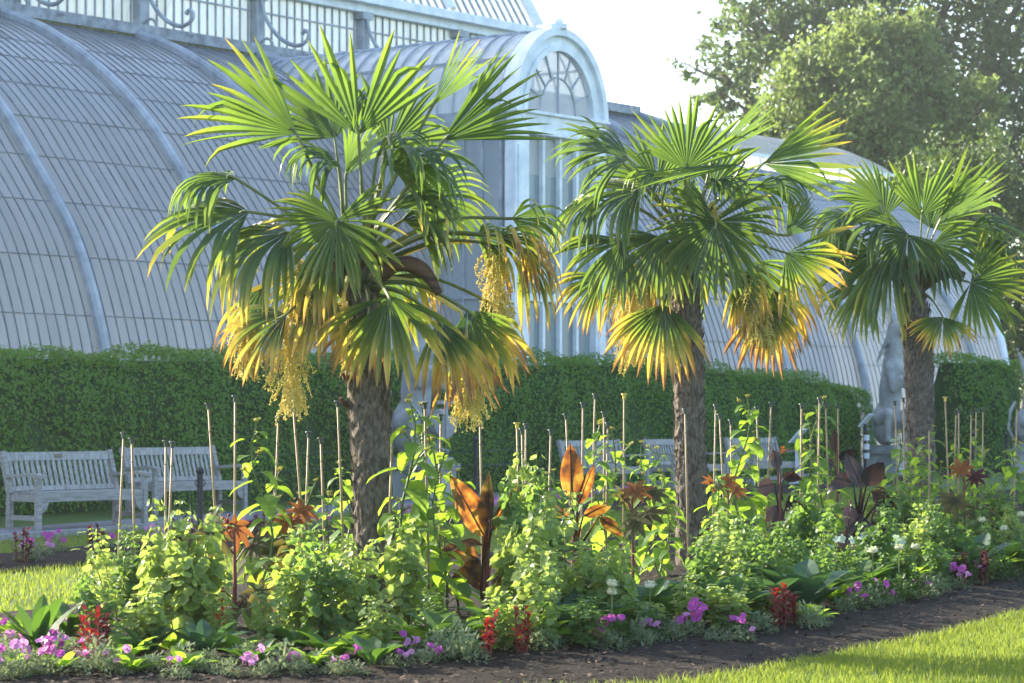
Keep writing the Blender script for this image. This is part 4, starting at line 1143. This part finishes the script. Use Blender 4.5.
# ---- bells of Ireland: six builds, each copied through the bed
bmesh_ = []
for i in range(7):
    st, fo = bells(100 + i, .85, 3 + i % 4, .10 + .015 * (i % 4))
    bmesh_.append((st.mesh('stems', M_limestem), fo.mesh('foliage', M_lime), fo.mesh('foliage', M_bellgreen_shade)))
def bell(px, Y, top, i, wide=1.0, kind='lime-green bells plant'):
    p = at(px, Y); p.z = GZ
    top -= 14 if px < 560 or px > 800 else -4
    h = EYE - (top - HOR) * Y / F - GZ
    kind = ('short ' if h < .55 else 'tall ' if h > .8 else 'mid-height ') + 'lime-green bells plant'
    o = new_thing('bells_plant', p, 'plant', 'lime-green bells plants massed through the bed', kind, px, random.uniform(0, 6.28))
    k = h / .85; o.scale = (max(.75, min(1.3, k ** .5)) * wide,) * 2 + (k,)
    link('stems', bmesh_[i % 7][0], o); link('foliage', bmesh_[i % 7][2 if (px > 690 + 30 * (i % 3) and i % 5) or i % 7 in (2, 5) else 1], o)  # plants at the right mostly take the green leaf with painted shade
def yfront(px): return lerp_prof([(-40, 13.3), (60, 13.6), (270, 13.7), (480, 14.1), (615, 14.5), (740, 15.4), (860, 17.5), (960, 19.3), (1060, 21.6)])(px)
for i, (px, dy, top) in enumerate([
        (108, 1.3, 548), (160, 1.0, 518), (128, 2.2, 540), (190, .9, 524), (212, 2.0, 560), (96, .7, 590), (150, .5, 596), (222, .7, 600),
        (292, 1.0, 546), (322, .8, 540), (352, .9, 556), (404, 1.5, 534), (300, 2.2, 560), (338, 2.1, 556), (272, .6, 600), (376, .3, 612), (432, 1.0, 606),
        (452, .5, 640), (512, 1.4, 530), (524, 2.0, 492), (540, 1.0, 512), (556, 2.0, 512), (574, 1.1, 540), (596, 1.8, 535), (612, 1.0, 540), (530, 3.4, 470), (552, 3.2, 486), (604, 3.2, 545),
        (545, .5, 570), (506, .4, 606), (585, .4, 592), (640, .9, 590), (655, 1.8, 610),
        (700, 1.2, 535), (716, 2.2, 512), (734, 1.3, 520), (752, 2.2, 515), (770, 1.3, 530), (788, 2.2, 520), (716, 3.4, 512), (744, 3.4, 508), (800, 1.3, 540), (822, 2.4, 520), (690, .8, 572), (760, .7, 575), (728, .6, 580), (806, 3.6, 500), (782, 3.8, 505),
        (880, 1.6, 525), (895, 2.6, 505), (915, 1.5, 520), (935, 2.4, 515), (955, 1.5, 530), (975, 2.4, 520), (995, 1.5, 535), (1012, 2.2, 522), (1022, 1.2, 545), (905, 4.0, 490), (950, 4.0, 496), (1000, 4.0, 500), (868, 3.4, 512), (938, .8, 555), (900, .7, 560), (985, .7, 560), (850, 1.2, 560), (835, 1.0, 565)]):
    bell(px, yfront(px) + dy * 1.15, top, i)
# ---- tall sunflower-like plants tied to canes
smesh = []
for i in range(5):
    st, fo, bd = sunfl(200 + i, 1.25, 22 + 2 * i, .22); smesh.append((st.mesh('stem', M_gstem), fo.mesh('foliage', M_sunleaf), bd))
budm = [bud_mesh(i).mesh('flower_bud', M_bud) for i in range(2)]
for i, (px, Y, top) in enumerate([(262, 16.0, 420), (278, 16.3, 470), (310, 16.9, 480), (328, 17.4, 492), (345, 17.8, 462), (408, 16.2, 396), (428, 16.8, 404), (441, 16.4, 440), (452, 17.0, 470), (418, 17.6, 430), (395, 17.2, 500),
                                  (600, 19.4, 424), (612, 20.0, 428), (548, 19.0, 470), (518, 18.8, 470), (646, 21.2, 442), (660, 21.0, 448), (665, 20.4, 476),
                                  (742, 21.4, 396), (748, 21.9, 432), (716, 20.6, 470), (770, 22.0, 470), (818, 22.6, 398), (806, 22.2, 446), (830, 23.4, 450), (895, 23.4, 432), (906, 24.2, 446), (930, 24.6, 426), (922, 24.0, 452), (960, 24.6, 440), (976, 25.2, 430), (985, 24.4, 452), (1004, 25.0, 452), (1018, 24.4, 440), (870, 23.4, 470), (945, 23.2, 462)]):
    p = at(px, Y); p.z = GZ; st, fo, bd = smesh[i % 5]
    o = new_thing('sunflower_plant', p, 'plant', 'tall budding sunflowers tied to canes', 'tall budding sunflower', px, random.uniform(0, 6.28))
    k = (EYE - (top - HOR) * Y / F - GZ) / 1.27; o.scale = (max(.8, k),) * 2 + (k,)
    link('stem', st, o); link('foliage', fo, o)
    for j, b in enumerate(bd[-3:]):
        q = link('flower_bud', budm[j % 2], o); q.location = b; q.rotation_euler = (random.uniform(-.6, .6), random.uniform(-.6, .6), 0)
# ---- canes
cs = MB(); cs.tube([(0, 0, 0), (0, 0, .5), (0, 0, 1)], [.009, .0085, .0075], 7)
for z in (.18, .37, .55, .72, .88): cs.tube([(0, 0, z - .004), (0, 0, z), (0, 0, z + .004)], [.008, .0102, .008], 7, cap=False)
cane_me = cs.mesh('shaft', M_cane, True)
cp = MB(); cp.tube([(0, 0, -.03), (0, 0, .004)], [.013, .013], 8); cp.tube([(0, 0, .004), (0, 0, .012)], [.024, .022], 8)
cap_me = cp.mesh('cap', M_cap); cap_y = cp.mesh('cap', M_capy)
for i, (px, top, Y, lean) in enumerate([(123, 434, 17.4, .5), (131, 439, 17.0, -.5), (166, 442, 17.2, 0), (173, 443, 16.8, .3), (208, 404, 17.0, -.8), (235, 397, 16.4, -.2), (279, 418, 17.2, .8), (293, 406, 16.8, -1.2), (309, 433, 17.4, .6), (321, 439, 17.6, -.2), (338, 402, 17.6, -.3),
        (392, 436, 16.2, .3), (425, 404, 16.6, 0), (441, 416, 17.0, .3), (480, 422, 19.0, -.1),
        (517, 424, 18.6, -.2), (522, 430, 19.0, 0), (526, 425, 19.2, .3), (551, 431, 18.8, .5), (566, 415, 19.6, -.4), (583, 404, 20.0, 0), (595, 395, 19.8, .5), (604, 413, 20.2, -.3), (608, 424, 19.4, 0), (624, 395, 20.4, -.1), (685, 410, 20.0, -.7), (716, 406, 21.0, .5), (720, 415, 21.6, -.5), (731, 421, 22.0, 0),
        (771, 403, 21.8, .5), (757, 408, 22.6, -.3), (802, 405, 22.4, .3), (817, 408, 22.8, 0), (820, 399, 22.2, .3), (826, 405, 23.0, -.3), (838, 405, 23.2, 0), (895, 402, 23.6, -.3), (904, 399, 24.0, 0), (930, 427, 23.4, .5), (945, 398, 24.2, -.4), (956, 412, 24.6, .4), (959, 410, 24.8, -.3), (972, 412, 25.0, 0), (977, 409, 25.4, .2), (983, 409, 25.0, -.1), (1018, 406, 25.6, .4)]):
    p = at(px, Y); p.z = .0; L = EYE - (top - HOR) * Y / F
    ye = px in (624, 945, 517); ln = R(lean * 3.2 + random.uniform(-1.4, 1.4))
    p.x -= math.sin(ln) * L
    o = new_thing('bamboo_cane', p, 'cane', 'bamboo canes standing in the flower bed', 'bamboo cane with a yellow cap' if ye else 'bamboo cane with dark cap', px)
    o.rotation_euler = (random.uniform(-.03, .03), ln, random.uniform(0, 3)); o.rotation_euler[2] = 0
    s_ = link('shaft', cane_me, o); s_.scale = (1, 1, L)
    c = link('cap', cap_y if ye else cap_me, o); c.location = (0, 0, L)
# ---- cannas with big leaves, every leaf a part
def canna(px, Y, base_h, leaves, stems, mat, kind, smat, grp='cannas with large upright leaves', flower=None):
    """leaves: px, py of the base, angle (deg, picture plane), length px, half width px, roll, droop"""
    p = at(px, Y); s = F / Y; o = new_thing('canna_plant', p, 'plant', grp, kind, px); rs = random.Random(int(px))
    def W(x, y, dy=0): return Vector(((x - px) / s, dy, EYE - (y - HOR) / s))
    m = MB()
    for (x, y) in stems: m.tube([Vector((rs.uniform(-.04, .04), 0, .02)), W((x + px) / 2, (y + HOR + EYE * s) / 2), W(x, y)], [.017, .014, .008], 7)
    m.build('stem', smat, o)
    for (x, y, al, L, w, roll, dr) in leaves:
        al = R(al); d = Vector((math.cos(al), rs.uniform(-.35, .2), math.sin(al))).normalized(); n = Vector((0, -1, 0)); n = (n - d * n.dot(d)).normalized(); n.rotate(Matrix.Rotation(R(roll), 3, d))
        m = MB(); b = W(x, y, rs.uniform(-.03, .05))
        st = Vector((rs.uniform(-.02, .02), 0, max(.1, b.z - .25)))
        m.tube([st, b - d * .01, b + d * L / s * .9], [.012, .008, .003], 5)
        leaf_blade(m, b, d, n, L / s * .88, w / s * .85, dr, .28, 10, lambda u: math.sin(math.pi * min(1, u ** .8)) ** .75, .05, rs)
        m.build('leaf', mat, o, True)
    if flower:
        m = MB(); q = W(*flower)
        for k in range(9): leaf_blade(m, q + Vector((rs.gauss(0, .01), rs.gauss(0, .01), rs.gauss(0, .02))), rnd_dir(rs, .8), UP, .06, .016, .4, .2, 5, lance, .1, rs)
        m.build('flower', M_orange, o)
canna(484, 16.6, 0, [(484, 536, 118, 84, 17, 25, .05), (487, 528, 88, 64, 10, -30, 0), (492, 530, 62, 58, 11, 40, .15), (478, 560, 150, 48, 12, 20, .5), (480, 570, 200, 46, 12, 30, .5), (492, 566, 20, 40, 10, 30, .6), (482, 545, 170, 40, 9, 60, .7), (486, 590, 130, 38, 10, 10, .2), (492, 588, 50, 40, 9, -30, .3), (478, 560, 230, 40, 11, 0, .3)],
      [(484, 500), (490, 520)], M_bronze, 'bronze-red canna with tall glowing orange leaves', M_rstem)
canna(574, 18.4, 0, [(572, 500, 92, 64, 14, 8, 0), (578, 505, 70, 50, 9, 40, .1), (584, 516, 30, 34, 8, 20, .3), (570, 520, 140, 34, 8, 30, .3), (600, 518, 330, 34, 8, 20, .3)], [(573, 490)], M_bronze, 'canna with one broad upright orange leaf before the benches', M_rstem)
canna(858, 21.2, 0, [(860, 486, 112, 40, 11, 10, .1), (866, 486, 66, 34, 13, 10, .5), (852, 482, 165, 34, 11, 20, 1.2), (850, 505, 262, 26, 9, 0, .1), (872, 492, 345, 34, 13, 15, 1.3), (862, 515, 215, 30, 9, 30, .9), (874, 522, 285, 34, 13, 10, .2), (852, 530, 240, 24, 9, 0, .4), (880, 500, 12, 24, 9, 50, 1.2), (866, 520, 268, 34, 11, 0, .1)],
      [(862, 470), (850, 500), (876, 500)], M_purple, 'dark purple-leaved canna in the shade', M_rstem)
canna(780, 21.6, 0, [(778, 470, 100, 24, 7, 10, .3), (784, 480, 40, 26, 9, 30, 1.2), (774, 484, 190, 28, 10, 10, .9), (790, 496, 300, 34, 12, 10, .4), (778, 505, 255, 30, 11, 0, .2), (786, 520, 330, 24, 9, 40, .8)], [(780, 470)], M_purple, 'small dark canna beside the canes right of the middle palm', M_rstem, flower=(782, 452))
canna(838, 23.2, 0, [(836, 452, 95, 26, 7, 10, .1), (840, 460, 50, 22, 7, 20, .4), (834, 466, 160, 20, 7, 10, .4)], [(837, 440)], M_purple, 'single-stemmed dark canna half hidden among canes', M_rstem)
# ---- castor bean plants: palmate leaves
def palmate(m, c, nrm, up, r, rs, lobes=8):
    nrm = nrm.normalized(); u = (up - nrm * up.dot(nrm)).normalized(); v = nrm.cross(u)
    for i in range(lobes):
        th = R(-150 + 300 * i / (lobes - 1)); d = u * math.cos(th) + v * math.sin(th)
        L = r * (.65 + .35 * math.cos(th * .6)) * rs.uniform(.9, 1.1)
        leaf_blade(m, c, d, nrm, L, L * .21, .35, .3, 6, lambda q: (min(1, .45 + q * 1.1)) * (1 - q ** 2.2) ** .8, 0, rs)
def castor(px, Y, leaves, kind, flowers=()):
    p = at(px, Y); s = F / Y; o = new_thing('castor_plant', p, 'plant', 'castor plants with bronze star-shaped leaves', kind, px); rs = random.Random(int(px) + 5)
    def W(x, y, dy=0): return Vector(((x - px) / s, dy, EYE - (y - HOR) / s))
    top = min(l[1] for l in leaves); m = MB(); m.tube([Vector((0, 0, 0)), W(px + 1, (top + 640) / 2), W(px, top + 6)], [.016, .013, .008], 7); stem = m
    lf = []
    for (x, y, r, ax, mt) in leaves:
        c = W(x, y, rs.uniform(-.15, .12)); st = Vector((0, 0, min(max(.15, c.z - .12), W(px, top + 6).z))); stem.tube([st, st.lerp(c, .5) + UP * .03, c], [.006, .005, .004], 5)
        m = MB(); n = Vector((rs.gauss(0, .4), -.75, .65 + rs.gauss(0, .2))); palmate(m, c, n, Vector((math.cos(R(ax)), 0, math.sin(R(ax)))), r / s, rs); lf.append((m, mt))
    stem.build('stem', M_rstem, o)
    for m, mt in lf: m.build('leaf', mt, o, True)
    for (x, y) in flowers:
        m = MB()
        for k in range(14): m.ell(W(x, y) + Vector((rs.gauss(0, .012), rs.gauss(0, .012), rs.gauss(0, .025))), (.009,) * 3, None, 6, 4)
        m.build('seed_cluster', M_red, o)
castor(234, 15.6, [(214, 534, 30, 250, M_castor), (232, 528, 30, 280, M_orange), (198, 580, 34, 265, M_castor), (214, 520, 20, 120, M_castor), (252, 545, 22, 300, M_castor), (244, 600, 26, 290, M_castor), (262, 590, 30, 280, M_castor)], 'bronze castor plant with an orange young leaf and red stem', [(228, 522), (206, 530)])
castor(290, 16.2, [(288, 520, 26, 250, M_orange), (302, 512, 22, 60, M_orange), (272, 550, 30, 250, M_castor), (292, 542, 26, 280, M_castor), (256, 560, 30, 230, M_castor), (264, 600, 30, 260, M_castor)], 'castor plant topped with reddish leaves left of the thick trunk', [(299, 508)])
castor(632, 19.2, [(636, 492, 22, 60, M_orange), (626, 500, 18, 150, M_castor), (648, 515, 26, 300, M_castor), (636, 520, 24, 250, M_castor), (654, 495, 16, 20, M_castor)], 'small bronze castor plant in the gap before the middle palm')
castor(964, 22.6, [(960, 470, 16, 90, M_orange), (974, 478, 16, 40, M_darkred), (952, 500, 22, 250, M_castor), (976, 510, 22, 290, M_castor)], 'castor plant with a dull red top among sunflowers at the right', [(966, 466)])
castor(728, 21.0, [(726, 482, 14, 20, M_orange), (712, 484, 14, 170, M_orange), (736, 490, 14, 350, M_orange)], 'castor plant with flat orange leaves right of the middle palm')
# ---- petunia clumps
pet = []
for i in range(4):
    pet.append(mound(300 + i, .11, .13, 260, .035, .008).mesh('foliage', M_silver))
rsf = random.Random(9)
pfl = [petunia_flower(rsf, .031).mesh('flower', M_mag), petunia_flower(rsf, .030).mesh('flower', M_pink)]
def petunia(px, Y, nf, kind, sc=1.0, pale=0.5, grp='petunia clumps along the bed edges'):
    p = at(px, near(px, Y)); p.z = .03; o = new_thing('petunia_clump', p, 'flowers', grp, kind, px, random.uniform(0, 6)); o.scale = (sc * .9,) * 3
    link('foliage', pet[int(px) % 4], o)
    for k in range(nf):
        a = random.uniform(0, 6.28); e = random.uniform(.02, .12)
        f = link('flower', pfl[1 if random.random() < pale else 0], o); f.location = (e * math.cos(a), e * math.sin(a), .15 + random.uniform(-.04, .06))
        f.rotation_euler = (random.uniform(.3, 1.3), random.uniform(-.4, .4), random.uniform(-1.0, 1.0) - o.rotation_euler[2]); q = random.uniform(.8, 1.15); f.scale = (q, q, q)
for px, Y, nf, sc, pale in [(5, 13.9, 6, 1.2, .6), (45, 14.1, 7, 1.2, .6), (62, 14.9, 3, 1, .6), (90, 14.2, 5, 1.1, .5), (14, 15.6, 3, 1.1, .8), (56, 15.8, 4, 1.0, .7), (262, 14.1, 6, .95, .95), (299, 14.3, 5, .95, .3), (352, 14.2, 3, .9, .3), (412, 14.9, 4, 1.0, .5), (395, 14.6, 2, .8, .2), (440, 15.6, 2, 1, .2), (425, 14.7, 4, 1.0, .5),
                           (612, 15.7, 6, 1.15, .15), (650, 16.1, 4, 1.0, .5), (690, 16.7, 9, 1.25, .15), (740, 16.5, 6, 1.0, .2), (855, 18.9, 7, 1.1, .1), (880, 19.4, 6, 1.1, .6), (925, 20.2, 4, 1.1, .8), (956, 21.0, 8, 1.25, .4), (972, 21.6, 6, 1.1, .3), (700, 17.6, 4, 1.1, .4), (28, 14.0, 4, 1.0, .8), (118, 14.1, 3, .9, .8), (8, 14.9, 4, 1.1, .7), (176, 14.0, 2, .9, .9)]:
    petunia(px, Y, nf, 'pale pink petunia clump' if pale > .55 else 'magenta petunia clump', sc, pale)
k = 0
for a in [-2.4 + .62 * i for i in range(34)]:
    b = 7.0 + .25 * math.sin(a * 2.1); p = gab(a + 7, b); px = 512 + F * p.x / p.y
    if not (-20 < px < 760): continue
    petunia(px, p.y, 5, 'purple petunia clump in the path border', 1.3, .35, 'purple petunias in the border by the path')
# ---- red amaranths
ama = []
for i in range(3):
    rs = random.Random(400 + i); st = MB(); fo = MB()
    for j in range(4):
        b = Vector((rs.uniform(-.05, .05), rs.uniform(-.05, .05), 0)); t = b * 1.6 + Vector((0, 0, rs.uniform(.18, .30))); st.tube([b, t], [.006, .003], 5)
        z = .15
        while z < 1.05:
            pp = b.lerp(t, min(z, 1)); fo_d = rnd_dir(rs, .5 + .8 * z); leaf_blade(fo, pp, fo_d, UP, rs.uniform(.05, .085) * (1.15 - .5 * z), .013, .5, .2, 4, lance, .1, rs); z += .05
    ama.append((st.mesh('stems', M_rstem), fo))
ama = [(s, f.mesh('foliage', M_red), f.mesh('foliage', M_darkred)) for s, f in ama]
for i, (px, Y, sc, dk) in enumerate([(90, 14.4, 1.15, 0), (104, 14.9, .9, 1), (481, 15.2, 1.0, 0), (523, 15.4, .95, 0), (782, 17.2, 1.0, 0), (792, 17.6, .95, 0), (772, 17.6, .8, 1), (984, 21.4, 1.0, 1), (222, 16.6, 1.1, 0), (960, 21.4, .9, 1)]):
    p = at(px, near(px, Y)); p.z = .05; o = new_thing('red_amaranth', p, 'plant', 'small red-leaved plants in the bed', 'small dark red leafy plant' if dk else 'small bright red leafy plant', px, random.uniform(0, 6)); o.scale = (sc,) * 3
    link('stems', ama[i % 3][0], o); link('foliage', ama[i % 3][1 + dk], o)
for i in range(16):
    p = gab(-1.6 + i * .78, 6.05 + .15 * math.sin(i * 3)); px = 512 + F * p.x / p.y
    if not (-20 < px < 330): continue
    p.z = .04; o = new_thing('red_amaranth', p, 'plant', 'dark red plants along the front of the narrow border', 'dark red plant in the path border', px, random.uniform(0, 6)); o.scale = (1.35, 1.35, 1.05)
    link('stems', ama[i % 3][0], o); link('foliage', ama[i % 3][2], o)
# ---- cream pompon flowers
zf = []
for i in range(2): zf.append(mound(500 + i, .12, .2, 240, .05, .011, lance, .8).mesh('foliage', M_green))
m = MB(); rs = random.Random(1)
m.ell((0, 0, 0), (.031, .031, .018), None, 12, 7)
for k in range(70):
    d = rnd_dir(rs, rs.uniform(-.2, 1.6)); leaf_blade(m, Vector((d.x * .03, d.y * .03, d.z * .018)), d, UP, .016, .006, 0, .1, 2, lance)
pom = m.mesh('flower_head', M_cream)
for i, (px, Y, hs) in enumerate([(612, 15.9, ((0, .0, .37), (.0, .02, .32))), (650, 16.4, ((0, 0, .34),)), (873, 19.2, ((0, 0, .40),)), (899, 19.6, ((0, 0, .40),)), (915, 19.9, ((0, 0, .39),)), (982, 22.0, ((0, 0, .5),)), (1004, 22.0, ((0, 0, .43),)), (1021, 22.6, ((0, 0, .52),))]):
    p = at(px, near(px, Y)); p.z = .05; o = new_thing('pompon_plant', p, 'flowers', 'cream pompon flowers at the front of the bed', 'cream pompon plant', px)
    link('foliage', zf[i % 2], o); m = MB()
    for h in hs: m.tube([(0, 0, .02), (h[0], h[1], h[2])], .004, 4); f = link('flower_head', pom, o); f.location = h; f.rotation_euler = (random.uniform(-.2, .3), random.uniform(-.2, .2), random.uniform(0, 3))
    m.build('stalk', M_gstem, o)
# ---- white tobacco flowers
rs = random.Random(2); m = MB()
for i in range(5): a = 6.28 * i / 5; leaf_blade(m, Vector((0, 0, 0)), Vector((math.cos(a), math.sin(a), .2)), UP, .03, .012, .1, .1, 4, lance)
m.tube([(0, 0, -.05), (0, 0, 0)], [.002, .005], 5); star = m.mesh('flower', M_wpet)
for i, (px, Y) in enumerate([(852, 20.0), (868, 20.3), (884, 20.6), (892, 20.8), (925, 21.6), (866, 20.9), (900, 20.4)]):
    p = at(px, Y); p.z = .05; o = new_thing('white_tobacco', p, 'flowers', 'white star-flowered plants at the right', 'white star-flowered plant', px, random.uniform(0, 6))
    o.scale = (1.2, 1.2, 1.5); link('foliage', zf[i % 2], o)
    for k in range(4): f = link('flower', star, o); f.location = (random.uniform(-.13, .13), random.uniform(-.13, .13), random.uniform(.17, .27)); f.rotation_euler = (random.uniform(.4, 1.2), random.uniform(-.5, .5), random.uniform(-.6, .6) - o.rotation_euler[2])
# ---- broad-leaved rosettes
def rosette(seed, n, L, Wd, mat, up):
    rs = random.Random(seed); m = MB()
    for k in range(n):
        a = k * 2.4 + rs.uniform(-.3, .3); d = Vector((math.cos(a), math.sin(a), up * rs.uniform(.6, 1.5)))
        leaf_blade(m, Vector((0, 0, .02)) + d * .02, d, UP, L * rs.uniform(.7, 1.2), Wd * rs.uniform(.8, 1.2), .45, .3, 8, lambda u: math.sin(math.pi * min(1, u ** 1.2)) ** .8, .06, rs)
    return m.mesh('foliage', mat)
ros = [rosette(600, 7, .30, .045, M_green, 2.2), rosette(601, 12, .28, .06, M_green, .9), rosette(602, 10, .32, .065, M_blue, 1.3), rosette(603, 16, .2, .05, M_sunleaf, .8)]
for i, (px, Y, v, sc) in enumerate([(36, 14.9, 0, 1.05), (146, 14.9, 2, .75), (205, 14.9, 2, .8), (46, 15.0, 1, .7), (172, 15.3, 3, .8), (240, 15.0, 3, .9), (330, 14.9, 3, 1.0), (365, 15.0, 3, .9), (296, 15.2, 1, .8), (420, 15.5, 3, 1.2), (448, 15.5, 1, 1.0), (470, 15.9, 3, 1.1), (510, 16.0, 1, 1.2), (540, 15.9, 3, 1.2), (568, 16.2, 2, 1.1), (595, 16.4, 1, 1.1), (628, 16.8, 3, 1.1), (640, 17.4, 2, 1.2), (665, 17.4, 1, 1.2),
                                  (720, 17.5, 2, 1.2), (705, 18.2, 1, 1.3), (745, 17.7, 3, 1.2), (765, 18.2, 2, 1.2), (800, 18.4, 2, 1.3), (815, 18.8, 1, 1.3), (835, 19.2, 3, 1.3), (855, 20.0, 1, 1.2), (780, 19.0, 1, 1.3), (905, 21.0, 3, 1.3), (930, 21.6, 1, 1.3), (950, 21.8, 2, 1.2), (995, 22.6, 3, 1.3), (1012, 22.8, 1, 1.3), (970, 22.4, 2, 1.3), (812, 17.7, 3, .8), (465, 15.3, 3, .6), (125, 14.7, 3, .9), (20, 16.0, 3, 1.0), (70, 16.4, 1, 1.0), (60, 14.3, 3, .7), (132, 14.2, 3, .7), (186, 14.3, 3, .75), (252, 14.4, 1, .7), (312, 14.5, 3, .7), (372, 14.5, 1, .75), (15, 14.3, 3, .7)]):
    p = at(px, near(px, Y)); p.z = .05; blue = v in (0, 2)
    o = new_thing('broadleaf_plant', p, 'plant', 'low broad-leaved plants under the taller ones', 'low broad blue-green plant' if blue else 'low bright green plant' if v == 3 else 'low dark green plant', px, random.uniform(0, 6)); o.scale = (sc,) * 3
    link('foliage', ros[v], o)
# ---- silvery edging tufts
for i, (px, Y) in enumerate([(10, 14.6), (30, 14.3), (70, 15.2), (110, 14.5), (128, 14.3), (150, 14.2), (200, 14.2), (185, 14.5), (95, 15.8), (40, 16.4), (0, 15.0), (435, 14.9), (455, 15.1), (540, 15.6), (600, 15.8), (640, 15.9), (715, 16.4), (725, 17.0), (805, 17.6), (815, 17.4), (868, 19.0), (895, 19.5), (935, 20.4), (1000, 22.0), (380, 14.9), (320, 14.5), (248, 14.6), (22, 14.0), (98, 14.1), (158, 14.4), (210, 14.5), (226, 14.1), (285, 14.2), (338, 14.2), (466, 14.9), (555, 15.7), (575, 15.9), (668, 16.4), (760, 17.0), (842, 18.6)]):
    p = at(px, near(px, Y)); p.z = .04; o = new_thing('silver_tuft', p, 'plant', 'silvery low tufts along the bed edge', 'silvery grey-green tuft', px, random.uniform(0, 6)); q = random.uniform(.6, 1.15); o.scale = (q, q, q * random.uniform(1.0, 1.7))
    link('foliage', pet[i % 4], o)
# ================================================================== camera, sun, sky
cam = bpy.data.cameras.new('camera'); co = bpy.data.objects.new('camera', cam); COL.objects.link(co)
co.location = (0, 0, EYE); co.rotation_euler = (R(90), 0, 0)
cam.sensor_width = 36.0; cam.lens = F / 1024 * 36.0; cam.shift_y = (HOR - 341.5) / 1024
cam.clip_start = .1; cam.clip_end = 3000
cam.dof.use_dof = True; cam.dof.focus_distance = 17.5; cam.dof.aperture_fstop = 7.0
SC.camera = co
AZ, EL = 56.0, 23.2
w = bpy.data.worlds.new('World'); SC.world = w; w.use_nodes = True
nt = w.node_tree; bg = nt.nodes['Background']
sky = nt.nodes.new('ShaderNodeTexSky'); sky.sky_type = 'NISHITA'; sky.sun_disc = False
sky.sun_elevation = R(EL); sky.sun_rotation = R(-AZ); sky.air_density = 1.0; sky.dust_density = 2.0; sky.ozone_density = 1.5
nt.links.new(sky.outputs[0], bg.inputs[0]); bg.inputs[1].default_value = .15
su = bpy.data.lights.new('sun', 'SUN'); su.energy = 4.6; su.angle = R(.6); su.color = (1, .90, .74)
so = bpy.data.objects.new('sun', su); COL.objects.link(so)
sd = Vector((-math.sin(R(AZ)) * math.cos(R(EL)), math.cos(R(AZ)) * math.cos(R(EL)), math.sin(R(EL))))
so.rotation_euler = (-sd).to_track_quat('-Z', 'Y').to_euler()
SC.view_settings.view_transform = 'Standard'; SC.view_settings.look = 'None'; SC.view_settings.exposure = 1.95; SC.view_settings.gamma = 1
SC.render.engine = 'CYCLES'
try:
    SC.cycles.use_denoising = True; SC.cycles.denoiser = 'OPENIMAGEDENOISE'
except Exception: pass
SC.cycles.max_bounces = 8; SC.cycles.transparent_max_bounces = 16; SC.cycles.sample_clamp_indirect = 8
hz = MB(); hz.box((30, 95, 17), (300, 300, 36))
m, nt2, out = newmat('air')
v = N(nt2, 'ShaderNodeVolumePrincipled'); v.inputs['Color'].default_value = (.93, .96, 1, 1); v.inputs['Density'].default_value = .0003; v.inputs['Anisotropy'].default_value = .45
nt2.links.new(v.outputs[0], out.inputs['Volume'])
tag(hz.build('haze', m), 'thin bright evening haze fading the far trees', 'haze', kind='stuff')
SC.cycles.volume_bounces = 1
finish_labels()
